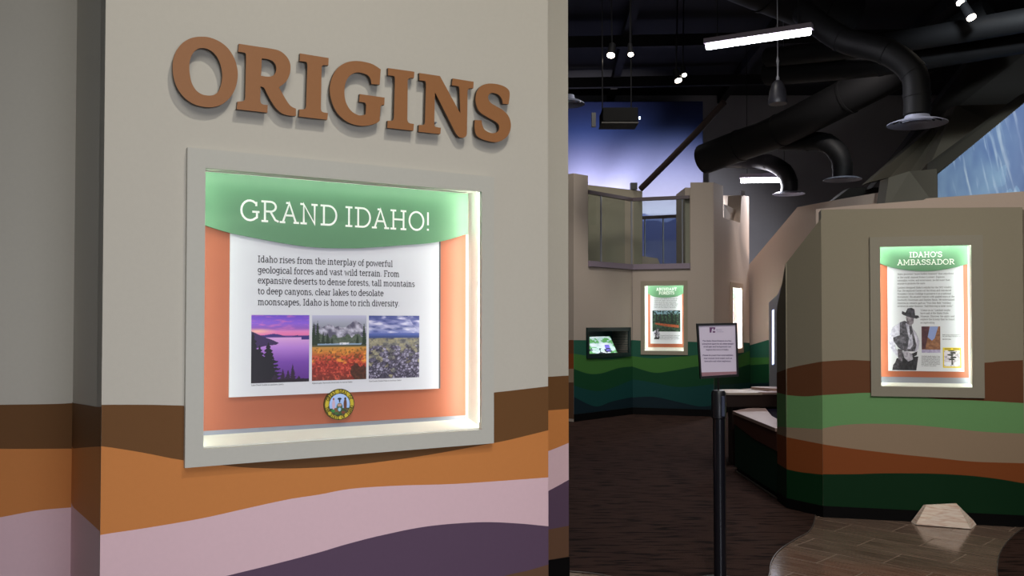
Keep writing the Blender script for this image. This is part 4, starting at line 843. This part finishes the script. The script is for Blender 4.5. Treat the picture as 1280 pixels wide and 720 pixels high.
# ================================================================== RAISED LETTERS
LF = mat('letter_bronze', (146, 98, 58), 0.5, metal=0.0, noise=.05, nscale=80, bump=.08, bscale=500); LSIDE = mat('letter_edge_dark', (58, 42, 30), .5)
def A_(pts, ox, oy): return [((ox+p[0]/6.0), (oy+p[1]/6.0))+((1,) if len(p) > 2 else ()) for p in pts]
c = 1
LT = [
 ('O', 205, 35, [[(285, 65), (350, 73), (420, 103), (480, 152), (525, 222), (549, 298), (553, 370), (536, 450), (495, 522), (435, 572), (370, 592), (310, 592), (235, 575), (165, 532), (110, 467), (78, 392), (65, 310), (71, 230), (100, 158), (150, 104), (212, 73)],
   [(285, 150), (330, 158), (375, 188), (410, 238), (430, 298), (437, 362), (427, 430), (405, 478), (370, 503), (325, 506), (280, 495), (240, 465), (210, 415), (195, 355), (190, 290), (198, 230), (220, 185), (250, 158)]]),
 ('R', 205, 35, [[(562, 118, c), (700, 139), (800, 154), (868, 172), (915, 208), (943, 255), (949, 305), (938, 360), (912, 405), (862, 445, c), (900, 512), (930, 560), (955, 588), (990, 605, c), (991, 659, c), (940, 656), (885, 640), (838, 598), (800, 542), (768, 482), (750, 448), (724, 437, c), (722, 540, c), (727, 562), (745, 574), (778, 577, c), (776, 635, c), (545, 608, c), (551, 552, c), (588, 549), (604, 540), (609, 520, c), (616, 215, c), (613, 192), (598, 183), (556, 178, c)],
   [(734, 228, c), (778, 233), (815, 248), (836, 275), (842, 305), (835, 338), (815, 358), (780, 365), (728, 358, c)]]),
 ('I', 355, 60, [[(120, 40, c), (335, 75, c), (333, 130, c), (300, 128), (286, 135), (282, 152, c), (277, 455, c), (281, 472), (297, 483), (330, 487, c), (325, 538, c), (112, 513, c), (115, 460, c), (147, 459), (161, 454), (166, 438, c), (176, 130, c), (172, 110), (158, 102), (118, 98, c)]]),
 ('G', 355, 60, [[(718, 275, c), (657, 270, c), (650, 235), (632, 207), (598, 190), (560, 183), (520, 190), (485, 217), (462, 262), (453, 322), (458, 382), (476, 432), (508, 475), (550, 500), (585, 505), (612, 498, c), (617, 430, c), (610, 413), (596, 407), (564, 403, c), (568, 345, c), (755, 372, c), (752, 428, c), (736, 427), (724, 440, c), (718, 545, c), (695, 562), (650, 577), (590, 584), (520, 572), (455, 540), (400, 487), (362, 412), (344, 330), (350, 258), (375, 190), (418, 137), (475, 106), (540, 97), (610, 105), (670, 124), (726, 160, c)]]),
 ('I', 355, 60, [[(780, 150, c), (978, 178, c), (975, 225, c), (945, 225), (932, 234), (928, 250, c), (925, 535, c), (930, 553), (945, 564), (975, 570, c), (970, 620, c), (775, 598, c), (778, 545, c), (806, 545), (820, 539), (825, 522, c), (833, 235, c), (829, 215), (816, 208), (781, 205, c)]]),
 ('N', 500, 75, [[(145, 97, c), (300, 120, c), (453, 402, c), (447, 218, c), (441, 200), (427, 194), (390, 190, c), (396, 138, c), (553, 163, c), (550, 213, c), (525, 212), (511, 220), (507, 237, c), (502, 555, c), (492, 575), (468, 583), (444, 577), (420, 552, c), (262, 240, c), (257, 483, c), (263, 498), (277, 504), (307, 508, c), (303, 555, c), (140, 538, c), (142, 487, c), (165, 487), (182, 484), (188, 468, c), (196, 180, c), (191, 160), (177, 155), (146, 152, c)]]),
 ('S', 500, 75, [[(814, 332, c), (772, 328, c), (765, 295), (745, 265), (715, 250), (685, 247), (666, 262), (662, 290), (680, 320), (720, 345), (770, 375), (810, 415), (830, 465), (830, 515), (810, 565), (770, 600), (720, 616), (660, 607), (605, 588), (572, 560), (560, 510), (562, 450, c), (612, 452, c), (619, 490), (635, 522), (668, 543), (705, 548), (735, 535), (745, 510), (738, 482), (710, 458), (650, 425), (600, 390), (575, 345), (567, 290), (578, 235), (610, 195), (650, 179), (700, 177), (760, 189), (803, 212), (822, 240), (822, 280)]]),
]
LL = ['bronze raised letter O at the start of the word on the wall', 'bronze raised letter R between the O and the first I', 'bronze raised letter I, the first one, just left of the G', 'bronze raised letter G in the middle of the word', 'bronze raised letter I, the second one, just left of the N', 'bronze raised letter N between the second I and the S', 'bronze raised letter S at the end of the word']
lo1, lo0 = .036, .020
for (ch, ox, oy, loops), lab in zip(LT, LL):
    lp = [[zu(MAIN, p[0], p[1], lo1) for p in spline(A_(l, ox, oy), closed=True, n=5)] for l in loops]
    us_ = [p[0] for p in lp[0]]; zs_ = [p[1] for p in lp[0]]
    r0 = thing('raised_letter', lab, 'wall letter', MAIN.pt((min(us_)+max(us_))/2, min(zs_), 0), 'bronze raised letters on the wall')
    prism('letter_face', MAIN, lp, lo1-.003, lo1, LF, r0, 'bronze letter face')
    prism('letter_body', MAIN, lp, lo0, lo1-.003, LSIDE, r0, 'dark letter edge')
    cu = [p for p in lp[0]]
    for fz in (.22, .8):
        zz = min(zs_)+(max(zs_)-min(zs_))*fz; uu = min(us_)+(.16 if ch in 'OG' else .34)*(max(us_)-min(us_))
        if ch == 'S': uu = (min(us_)+max(us_))/2; zz = (min(zs_)+max(zs_))/2+(fz-.5)*.05
        tube('standoff_pin', [MAIN.pt(uu, zz, -.001), MAIN.pt(uu, zz, lo0+.001)], .004, METGREY, r0, seg=8)

# ================================================================== FAR BALCONY
CAPM = mat('ledge_mauve', (128, 116, 128), .5); RAILM = mat('handrail_grey', (92, 82, 86), .35)
GLM = bpy.data.materials.new('glass_clear'); GLM.use_nodes = True; nt = GLM.node_tree; nt.nodes.clear()
ou = nt.nodes.new('ShaderNodeOutputMaterial'); tr = nt.nodes.new('ShaderNodeBsdfTransparent'); tr.inputs[0].default_value = (.86, .9, .88, 1)
gs = nt.nodes.new('ShaderNodeBsdfGlossy'); gs.inputs['Roughness'].default_value = .01; fr = nt.nodes.new('ShaderNodeFresnel'); fr.inputs['IOR'].default_value = 1.55
ms_ = nt.nodes.new('ShaderNodeMixShader'); ge = nt.nodes.new('ShaderNodeNewGeometry'); mt = nt.nodes.new('ShaderNodeMath'); mt.operation = 'SUBTRACT'; mt.use_clamp = True; nt.links.new(fr.outputs[0], mt.inputs[0]); nt.links.new(ge.outputs['Backfacing'], mt.inputs[1]); nt.links.new(mt.outputs[0], ms_.inputs[0]); nt.links.new(tr.outputs[0], ms_.inputs[1]); nt.links.new(gs.outputs[0], ms_.inputs[2]); nt.links.new(ms_.outputs[0], ou.inputs[0])
uc = zu(PA, 735, 330)[0]
zc0, zc1 = 2.44, 2.53; zc0 = zu(PA, 735, 333)[1]; zc1 = zu(PA, 735, 326)[1]
br = thing('balcony_railing', 'glass balcony railing with grey handrail above the green wall', 'railing', PA.pt(uc, zc0, .0))
ub = zu(PA, 783, 330, .02)[0]
prism('ledge_cap', PA, rect(uc, PA.L-.02, zc0, zc1), -.3, .04, CAPM, br, 'mauve ledge cap')
prism('ledge_cap', PB, rect(.02, zu(PB, 863, 330)[0], zc0, zc1), -.3, .04, CAPM, br, 'mauve ledge cap')
zr = zu(PA, 735, 242)[1]
uB1 = zu(PB, 863, 330)[0]-.01
prism('glass_pane', PA, rect(uc+.02, zu(PA, 750.2, 300)[0], zc1, zr), -.012, 0, GLM, br, 'clear glass pane')
prism('glass_pane', PA, rect(zu(PA, 751.2, 300)[0], zu(PA, 781, 300)[0], zc1, zr), -.012, 0, GLM, br, 'clear glass pane')
uq = -zu(PB, 783, 300)[0] if zu(PB, 783, 300)[0] < 0 else 0.02
prism('glass_pane', PB, rect(.03, uB1, zc1, zr), -.012, 0, GLM, br, 'clear glass pane')
prism('handrail', PA, rect(uc, PA.L, zr, zr+.055), -.04, .03, RAILM, br); prism('handrail', PB, rect(-.01, uB1, zr, zr+.055), -.04, .03, RAILM, br)
for uu in (zu(PA, 750.7, 300)[0], PA.L-.03): tube('post', [PA.pt(uu, zc1-.005, .01), PA.pt(uu, zr, .01)], .014, METGREY, br, seg=8)
tube('post', [PB.pt(zu(PB, 853, 300)[0], zc1-.005, -.01), PB.pt(zu(PB, 853, 300)[0], zr, -.01)], .012, METGREY, br, seg=8)
r2 = thing('rear_railing', 'grey handrail on thin posts farther back on the balcony', 'railing', (2.9, 17.0, 2.44))
PR = Plane(G(800, 17.3), G(866, 16.9)); zr2 = zu(PR, 830, 271)[1]
prism('handrail', PR, rect(0, PR.L, zr2-.03, zr2+.03), -.03, .03, RAILM, r2)
for x in (806, 829, 858): uu = zu(PR, x, 300)[0]; tube('post', [PR.pt(uu, 2.44, 0), PR.pt(uu, zr2, 0)], .015, METGREY, r2, seg=8)
prism('glass_pane', PR, rect(.1, PR.L-.1, 2.5, zr2-.03), -.015, -.005, GLM, r2, 'clear glass pane')
PQ = Plane(G(722, 15.1), G(803, 16.0))
struct(prism('wall_balcony_box', PQ, [(zu(PQ, 722, 300)[0], 2.44), (PQ.L, 2.44), zu(PQ, 803, 238.8), zu(PQ, 722, 229.5)], -.5, 0, TAUPE))
bm = bmesh.new(); bm_prism(bm, [[(gA0.x, gA0.y+.4, 2.36), (gA1.x, gA1.y+.36, 2.36), (gB1.x+.05, gB1.y+.36, 2.36), (3.5, 19.9, 2.36), (.4, 19.9, 2.36), (.4, 14.4, 2.36)]], Vector((0, 0, .08))); struct(obj('floor_mezzanine', bm, CAPM))
bm = bmesh.new(); bm_prism(bm, [[P(803, 320, 16.6), P(822, 323, 16.6), P(826, 332, 16.6), P(803, 332, 16.6)]], Vector((0, .3, 0))); tag(obj('low_plinth', bm, FARB), 'low pale wedge behind the glass of the balcony railing', 'plinth')
lb = thing('slanted_pole', 'brown pole slanting up to the ceiling from the balcony box', 'pole', P(797, 238, 15.9))
tube('shaft', [P(801, 236, 15.85), P(835, 202, 15.4), P(870, 166, 14.8), P(905, 128, 14.2)], .055, mat('pole_brown', (48, 36, 34), .7), lb, seg=10)
box('foot_bracket', P(792, 233, 15.9), (.12, .12, .12), BLACK, lb)

# murals
mural = picture('sky_mural', Plane((-1.5, 20.0), (4.32, 20.0)), 0, 0, 5.86, .004, 6.6, ph_sky, vcol_mat('mural_print', .7, .05, 8), None, 240, 300)
tag(mural, 'large blue sky and mountain mural glowing behind the balcony', 'mural')
md = mural.modifiers.new('thick', 'SOLIDIFY'); md.thickness = .03
fq = [(1172.3, 247, 11.9), (1295, 240, 10.6), (1295, 116, 10.6), (1172.3, 217, 11.9)]
PFa = Plane(G(1172.3, 11.9), G(1295, 10.6)); l4 = [zu(PFa, x, y) for x, y, _ in fq]
fr_ = thing('falls_picture', 'slanted blue waterfall picture above the right wall', 'picture', PFa.pt(l4[0][0], min(p[1] for p in l4), 0))
prism('backing_board', PFa, [(l4[0][0], 1.3), (l4[1][0], 1.3), l4[2], l4[3]], -.08, -.004, DOL, fr_)
fu0, fu1 = l4[0][0], l4[1][0]; fz0, fz1 = 1.6, l4[2][1]
def falls_mask(U, V):
    u = fu0+U*(fu1-fu0); z = fz0+V*(fz1-fz0); t = (u-l4[3][0])/(l4[2][0]-l4[3][0]); return (z < l4[3][1]+t*(l4[2][1]-l4[3][1])-.01)*1.0
picture('print', PFa, 0, fu0, fu1, fz0, fz1, ph_falls, vcol_mat('falls_print', .5), fr_, 240, 240, mask=falls_mask)

# ================================================================== FURNITURE
# stanchion
sx, sy = floor_pt(900.3, 727, .03); st = thing('sign_stanchion', 'black post stanchion holding a framed notice in front of the tables', 'stanchion', (sx, sy, .006))
lathe('base', (sx, sy, .006), [(.17, 0), (.172, .012), (.15, .022), (.05, .032)], BLACK, st)
zt = P(898, 489, sy).z; tube('post', [(sx, sy, .03), (sx-.002, sy, zt)], .036, mat('post_navy_black', (15, 16, 24), .28), st, seg=20)
lathe('belt_head', (sx-.004, sy, zt-.16), [(.036, 0), (.042, .004), (.042, .15), (.034, .165), (.012, .17)], mat('head_black', (20, 20, 26), .35), st)
box('belt_slot', (sx+.012, sy-.041, zt-.085), (.02, .012, .12), mat('slot_navy', (44, 50, 72), .3), st, bevel=.003)
tube('neck', [(sx-.004, sy, zt), (sx-.006, sy, zt+.09)], .006, BLACK, st, seg=8)
PN = Plane((P(871, 430, sy-.02)).xy, (P(922, 430, sy+.005)).xy)
f4 = [zu(PN, *p) for p in ((870.7, 404.5), (921, 403.5), (923.2, 470.5), (875.5, 473.5))]
i4 = [zu(PN, *p) for p in ((873.2, 407.2), (919.3, 405.9), (921, 467.8), (877, 470.5))]
prism('sign_frame', PN, [f4, i4], -.012, .004, BLACK, st); prism('sign_backing', PN, f4, -.014, -.008, BLACK, st)
PAPS = mat('notice_paper', (206, 196, 216), .3, spec=.6)
sp = prism('notice_sheet', PN, i4, -.008, -.004, PAPS, st, 'printed notice sheet')
ns = lambda y: 0
def nrow(s, xl, y, xr): return (s, 868+xl/18., (400+y/18.), 868+xr/18.)
rw = [nrow('The Idaho State Museum is a fun,', 182, 487, 838), nrow('interactive space for all where people', 172, 553, 878), nrow('of all ages and backgrounds can', 205, 618, 828), nrow('explore the story of Idaho.', 262, 685, 775)]
rw += [(s, 868+a/18., 435+y/18., 868+b_/18.) for s, a, y, b_ in (('Please be aware that some exhibits', 185, 180, 870), ('may contain loud noises such as', 212, 248, 848), ('fireworks and other explosions.', 225, 315, 830))]
for q_ in (rw[:4], rw[4:]): text_obj('notice_text', PN, -.0034, px_lines(PN, -.0034, q_, .0088), mat('notice_ink', (60, 40, 90), .6), sp, .17)
text_obj('museum_name', PN, -.0034, px_lines(PN, -.0034, [nrow('IDAHO STATE', 488, 232, 612), nrow('MUSEUM', 500, 275, 655)], .005), mat('name_ink', (140, 130, 165), .6), sp, .14, 'pale grey museum name')
lg = lambda pts: [zu(PN, 868+x/18., 400+y/18., -.0034) for x, y in pts]
prism('logo', PN, lg([(340, 165), (468, 165), (468, 195), (440, 235), (425, 185), (395, 200), (380, 285), (345, 285)]), -.004, -.0032, mat('logo_purple', (96, 50, 100), .6), sp, 'purple state-shaped emblem'); prism('logo', PN, lg([(415, 250), (468, 250), (466, 285), (415, 285)]), -.004, -.0032, mat('logo_purple', (96, 50, 100), .6), sp)
prism('bottom_stripe', PN, [zu(PN, 877, 470.3, -.003), zu(PN, 921, 467.6, -.003), zu(PN, 920.9, 464.3, -.003), zu(PN, 876.6, 465.6, -.003)], -.004, -.003, mat('stripe_brownish', (150, 110, 120), .4), sp, 'dusky stripe along the bottom')

# low exhibit tables
DKB = mat('table_dark_brown', (50, 32, 26), .6); TOPP = mat('table_top_pinkish', (176, 148, 136), .4, noise=.12, nscale=14); GLD = mat('table_glass_dark', (30, 30, 44), .12)
t1 = thing('exhibit_table', 'low dark green and brown exhibit table against the right block', 'table', (2.72, 8.4, .006))
bm = bmesh.new(); pb = [(2.31, 7.68), (2.31, 9.15), (2.55, 9.45), (3.3, 9.45), (3.3, 7.9), (2.44, 7.68)]
bm_prism(bm, [[(x, y, .06) for x, y in pb]], Vector((0, 0, .54))); obj('body', bm, paint('table_dark_green', (14, 54, 38)), t1)
bm = bmesh.new(); bm_prism(bm, [[(x+(.02 if x < 2.6 else 0), y, .006) for x, y in pb]], Vector((0, 0, .06))); obj('toe_kick', bm, BLACKP, t1)
box('floor_trim', (2.318, 8.42, .012), (.012, 1.46, .012), STRIPM, t1, label='thin metal floor trim')
bm = bmesh.new(); bm_prism(bm, [[(2.302, 7.68, .60), (2.302, 9.16, .60), (2.302, 9.16, .50), (2.302, 8.4, .44), (2.302, 7.68, .43)]], Vector((.006, 0, 0))); obj('side_band', bm, paint('table_brown_band', (92, 54, 42)), t1, 'brown painted band')
bm = bmesh.new(); bm_prism(bm, [[(2.29, 7.68, .6), (2.29, 9.16, .6), (2.54, 9.47, .6), (2.72, 9.47, .6), (2.56, 8.7, .6), (2.49, 8.05, .6), (2.44, 7.68, .6)]], Vector((0, 0, .03))); obj('top_border', bm, TOPP, t1, 'pinkish wood border')
bm = bmesh.new(); bm_prism(bm, [[(2.721, 9.46, .6), (3.3, 9.46, .6), (3.3, 8.1, .6), (2.51, 8.06, .6), (2.565, 8.7, .6)]], Vector((0, 0, .024))); obj('glass_top', bm, GLD, t1, 'dark glass top')
tag(box('guide_sheet', (2.56, 8.05, .638), (.2, .16, .006), mat('sheet_pale', (196, 190, 206), .5), rot=.2), 'pale sheet lying on the low exhibit table', 'sheet')
t2 = thing('exhibit_table', 'higher dark brown exhibit table with layered pale map top', 'table', (2.8, 9.95, .006))
bm = bmesh.new(); bm_prism(bm, [[(2.27, 9.5, .64), (3.3, 9.5, .64), (3.05, 9.98, .64), (2.45, 9.98, .64), (2.27, 9.8, .64)]], Vector((0, 0, .13))); obj('body', bm, DKB, t2)
bm = bmesh.new(); bm_prism(bm, [[(2.4, 9.62, .006), (3.2, 9.62, .006), (3.0, 9.95, .006), (2.5, 9.95, .006), (2.4, 9.8, .006)]], Vector((0, 0, .634))); obj('pedestal', bm, DKB, t2)
for k, (pts, z) in enumerate([([(2.25, 9.49), (2.62, 9.47), (2.8, 9.6), (2.7, 9.85), (2.5, 9.97), (2.27, 9.85)], .772), ([(2.66, 9.5), (3.3, 9.5), (3.1, 9.97), (2.6, 9.97), (2.85, 9.7)], .776), ([(2.9, 9.7), (3.2, 9.6), (3.05, 9.97), (2.7, 9.97)], .80)]):
    bm = bmesh.new(); bm_prism(bm, [[(x, y, z) for x, y in spline(pts, closed=True, n=4)]], Vector((0, 0, .022))); obj('map_layer', bm, TOPP if k else mat('map_cream', (200, 184, 168), .4), t2)

# wooden wedge on the floor
WOOD = bpy.data.materials.new('light_plywood'); WOOD.use_nodes = True; nt = WOOD.node_tree; bs = nt.nodes['Principled BSDF']; bs.inputs['Roughness'].default_value = .45
tc = nt.nodes.new('ShaderNodeTexCoord'); mp = nt.nodes.new('ShaderNodeMapping'); mp.inputs['Scale'].default_value = (5, 5, 60); nn_ = nt.nodes.new('ShaderNodeTexNoise'); nn_.inputs['Scale'].default_value = 1.5; nn_.inputs['Detail'].default_value = 6; nn_.inputs['Distortion'].default_value = .8
cr = nt.nodes.new('ShaderNodeValToRGB'); cr.color_ramp.elements[0].position = .3; cr.color_ramp.elements[0].color = (*lin((222, 182, 158)), 1); cr.color_ramp.elements[1].position = .55; cr.color_ramp.elements[1].color = (*lin((250, 232, 218)), 1)
nt.links.new(tc.outputs['Object'], mp.inputs[0]); nt.links.new(mp.outputs[0], nn_.inputs['Vector']); nt.links.new(nn_.outputs['Fac'], cr.inputs[0]); nt.links.new(cr.outputs[0], bs.inputs['Base Color'])
wb = thing('wooden_wedge', 'pale plywood wedge block standing on the tiles by the dark base', 'block', (3.28, 6.68, 0.0))
def fp(x, y): q = floor_pt(x, y); return Vector((q.x, q.y, .001))
FL, FR, BLk, BRk = fp(1144.4, 656.6), fp(1213.5, 662), fp(1138.5, 652.6), fp(1221.8, 655.4)
TL, TR = P(1158, 631.4, FL.y+.04), P(1196, 629.4, FR.y+.05)
bm = bmesh.new(); vs = [bm.verts.new(v) for v in (FL, FR, BRk, BLk, TL, TR, TR+Vector((.012, .035, -.004)), TL+Vector((-.006, .035, -.004)))]
for f in ((3, 2, 1, 0), (0, 1, 5, 4), (1, 2, 6, 5), (2, 3, 7, 6), (3, 0, 4, 7), (4, 5, 6, 7)): bm.faces.new([vs[i] for i in f])
obj('block_body', bm, WOOD, wb, bevel=.002)
bm = bmesh.new(); bm_prism(bm, [[FL+Vector((0, -.002, 0)), FR+Vector((0, -.002, 0)), FR+Vector((0, .002, .004)), FL+Vector((0, .002, .004))]], Vector((0, 0, .002))); obj('bottom_edge', bm, DKB, wb, 'dark bottom edge')

# ================================================================== CEILING EQUIPMENT
def tube_light(lab, a, b_, wd, power, drop=True, m=LAMP):
    a, b_ = Vector(a), Vector(b_); mid = (a+b_)/2; r0 = thing('tube_light', lab, 'ceiling lamp', (mid.x, mid.y, min(a.z, b_.z)-wd), 'bare white tube lamps under the ceiling')
    tube('lamp_tube', [a, b_], wd, m, r0, 'glowing white tube', seg=10)
    dv = (b_-a).normalized(); up = Vector((0, 0, 1)); bm = bmesh.new(); s = dv.cross(up).normalized()*wd*1.5
    q = [a-dv*.02+s+up*wd*.8, b_+dv*.02+s+up*wd*.8, b_+dv*.02-s+up*wd*.8, a-dv*.02-s+up*wd*.8]; bm_prism(bm, [q], Vector((0, 0, wd*1.6))); obj('batten', bm, mat('batten_grey', (120, 112, 125), .5), r0)
    for p in (a+dv*.12, b_-dv*.12): tube('hanger_wire', [p+up*wd*2, Vector((p.x, p.y, 7.1))], .006, BLACK, r0, seg=6)
    l = bpy.data.lights.new('tube_glow', 'AREA'); l.shape = 'RECTANGLE'; l.size = (b_-a).length; l.size_y = wd*3; l.energy = power; l.color = (.93, .93, 1.0)
    o = bpy.data.objects.new('tube_glow', l); C.objects.link(o); o.location = mid-Vector((0, 0, wd*1.3)); o.rotation_euler = (0, 0, math.atan2(dv.y, dv.x)); return r0
tube_light('large bright tube lamp hanging nearest, top right of centre', P(883.5, 58.5, 9.6), P(1013, 39.5, 9.0), .034, 60)
tube_light('smaller tube lamp hanging far back above the tower', P(926, 225.5, 17.0), P(988.5, 224.5, 16.8), .05, 110)
# pendant loudspeakers
def speaker(lab, x, y0, y1, Y, r, cab):
    c_ = P(x, y1, Y); top = P(x, y0, Y); h = top.z-c_.z
    r0 = thing('pendant_speaker', lab, 'speaker', c_, 'black pendant loudspeakers on cables')
    lathe('housing', c_, [(r*.96, 0), (r, h*.08), (r*.97, h*.2), (r*.86, h*.55), (r*.6, h*.85), (r*.3, h*.97), (r*.12, h)], mat('speaker_black', (44, 44, 50), .4), r0)
    tube('cable', [top, Vector((top.x, top.y, 7.12))], .005, METGREY, r0, seg=6)
    lathe('cable_fitting', top, [(.02, -.01), (.022, .03), (.01, .06), (.012, .2), (.02, .24), (.006, .3)], METGREY, r0, seg=10)
speaker('black bell-shaped pendant speaker below the large tube lamp', 972.3, 100, 130, 11.0, .118, 1)
speaker('farther black pendant speaker just left of the curved duct', 980, 166, 186, 15.0, .11, 1)
# ducts
def duct(lab, pts, r, m=DUCT, seg=22, n=6):
    pl = [Vector(p) for p in pts]; sp_ = []
    for i in range(len(pl)-1):
        p0 = pl[max(i-1, 0)]; p1, p2 = pl[i], pl[i+1]; p3 = pl[min(i+2, len(pl)-1)]
        for k in range(n): t = k/n; sp_.append(.5*(2*p1+(p2-p0)*t+(2*p0-5*p1+4*p2-p3)*t*t+(3*p1-p0-3*p2+p3)*t**3))
    sp_.append(pl[-1]); r0 = thing('air_duct', lab, 'duct', min(sp_, key=lambda v: v.z)); tube('pipe', sp_, r, m, r0, seg=seg)
    for i in range(n, len(sp_)-1, n):
        t = (sp_[i+1]-sp_[i-1]).normalized()*.02; tube('seam_ring', [sp_[i]-t, sp_[i]+t], r*1.04, m, r0, seg=seg)
    return r0
def diffuser(lab, x, y, wpx, Y, par=None):
    c_ = P(x, y, Y); R = wpx/2/F*Y; r0 = thing('ceiling_diffuser', lab, 'air vent', c_-Vector((0, 0, .03)), 'round air diffusers')
    DM_ = mat('diffuser_pale', (150, 154, 172), .5)
    for k, (a, b_) in enumerate(((1.0, .8), (.76, .58), (.54, .36), (.32, .12))):
        bm = bmesh.new(); seg = 36; z0, z1 = -.012+.004*k, .012+.004*k; rings = []
        for rr, zz in ((a, z0), (b_, z1), (b_, z1+.006), (a, z0+.006)): rings.append([bm.verts.new((c_.x+R*rr*math.cos(2*PI*i/seg), c_.y+R*rr*math.sin(2*PI*i/seg), c_.z+zz)) for i in range(seg)])
        for i in range(4):
            for j in range(seg): bm.faces.new((rings[i][j], rings[i][(j+1) % seg], rings[(i+1) % 4][(j+1) % seg], rings[(i+1) % 4][j]))
        obj('ring', bm, DM_, r0, smooth=False)
    lathe('collar', c_+Vector((0, 0, .03)), [(R*.48, -.02), (R*.46, .01), (R*.4, .05)], DM_, r0)
    return c_
c1 = diffuser('pale round ceiling diffuser at the right, largest in view', 1146.5, 154, 71, 9.2)
duct('black duct dropping to the large right diffuser', [c1+Vector((-.9, .9, 1.5)), c1+Vector((-.6, .5, 1.05)), c1+Vector((-.25, .15, .8)), c1+Vector((-.04, .01, .55)), c1+Vector((0, 0, .3)), c1+Vector((0, 0, .09))], .135)
c2 = diffuser('dark-edged round diffuser under the curved black duct', 1053, 224, 46, 13.5)
duct('black duct curving down like a cane at the centre right', [P(975, 176.5, 14.2), P(1010, 176.5, 13.9), P(1033, 179, 13.6), P(1048, 192, 13.5), P(1053, 207, 13.5), P(1053, 221.5, 13.5)], .148)
c3 = diffuser('small white-rimmed diffuser beside the far tube lamp', 986, 242, 39, 16.3)
duct('grey curved duct right behind the far tube lamp', [P(880, 200, 17.4), P(930, 201, 17.0), P(960, 203, 16.6), P(980, 214, 16.35), P(986.5, 228, 16.3), P(986, 240, 16.3)], .15, mat('duct_grey', (46, 45, 50), .45))
diffuser('round diffuser half hidden behind the lettering wall corner', 709, 129, 44, 9.0)
duct('thick black duct slanting upward with its open end at left', [P(880, 199, 15.2), P(925, 182, 14.6), P(975, 163, 13.9), P(1060, 120, 12.8), P(1160, 66, 11.9), P(1240, 20, 11.3)], .26)
duct('wide grey duct crossing the ceiling at the top', [P(860, -60, 11.0), P(960, -20, 11.3), P(1020, 4, 11.6), P(1056, 18, 11.8)], .36)
duct('long dark duct running along the ceiling to the right', [P(960, 92, 12.5), P(1100, 78, 11.2), P(1300, 44, 9.6)], .17)
duct('second long duct just above the dark one at right', [P(960, 72, 12.2), P(1100, 56, 10.8), P(1300, 22, 9.2)], .13)
# structural beams
BM_ = mat('beam_black', (22, 21, 24), .8)
bt_ = thing('ceiling_beams', 'black steel joists crossing the dark ceiling', 'beam', (2, 10, 6.9))
def beam(a, b_, wd=.12, h=.22):
    a, b_ = Vector(a), Vector(b_); bm = bmesh.new(); s = (b_-a).cross(Vector((0, 0, 1))).normalized()*wd/2; bm_prism(bm, [[a+s, b_+s, b_-s, a-s]], Vector((0, 0, h))); obj('joist', bm, BM_, bt_)
for y in (5.6, 8.0, 10.6, 13.4, 16.4, 19.2): beam((-6.9, y+.6, 6.7), (10.9, y-.6, 6.7))
for x in (-1.5, 1.2, 3.9, 6.6): beam((x, -3.9, 6.9), (x+1.2, 21.4, 6.9), .16, .2)
# projector rig at left
pj = thing('projector_rig', 'dark projector box hanging before the sky mural', 'projector', P(773, 160, 12.5))
box('housing', P(773, 148, 12.6), (.5, .5, .2), mat('projector_dark', (6, 6, 6), .8, spec=.1), pj, bevel=.01); box('lower_tray', P(773, 157, 12.5), (.52, .4, .02), mat('tray_olive', (30, 27, 24), .7), pj)
for x in (753, 789): tube('rod', [P(x, 142, 12.6), Vector((P(x, 142, 12.6).x, 12.6, 7.1))], .01, BLACK, pj, seg=6)
box('arm', P(742, 150, 12.5), (.06, .06, .2), BLACK, pj); box('status_light', P(799.5, 147.5, 12.5), (.022, .02, .035), mat('status_glow', (255, 255, 255), .4, emit=(200, 225, 255), es=5), pj, label='small bright status light')
# track spotlights
def track_spot(lab, x, y, Y, tilt, wpx, hpx):
    c_ = P(x, y, Y); R = wpx/2.5/F*Y; r0 = thing('track_spotlight', lab, 'spotlight', c_, 'small ceiling spotlights')
    dv = Vector((math.sin(tilt)*.9, -.35-.25*(hpx/wpx), -1)).normalized()
    tube('can', [c_-dv*.2, c_-dv*.01], [R*.9, R*1.08], BLACK, r0, seg=14); tube('lens', [c_-dv*.012, c_+dv*.002], R, BULB, r0, 'glowing lens', seg=14)
    tube('stem', [c_-dv*.15, Vector((c_.x, c_.y, 7.1))], .012, BLACK, r0, seg=6)
track_spot('glowing spotlight, leftmost of the upper left pair', 763.5, 69.5, 12.5, -.2, 12, 4)
track_spot('glowing round spotlight, right one of the upper left pair', 788.5, 68.5, 12.3, 0, 8.5, 6)
track_spot('glowing spotlight, upper right of the small middle pair', 855.5, 94.2, 14, .1, 7.5, 4)
track_spot('glowing spotlight, lower left of the small middle pair', 848, 101, 13.8, .2, 11, 3)
track_spot('glowing spotlight cut by the top edge at right', 1202, 3, 9.5, .2, 15, 5)
track_spot('glowing spotlight, lower one at the top right', 1214.5, 22.3, 9.3, .25, 14, 9)
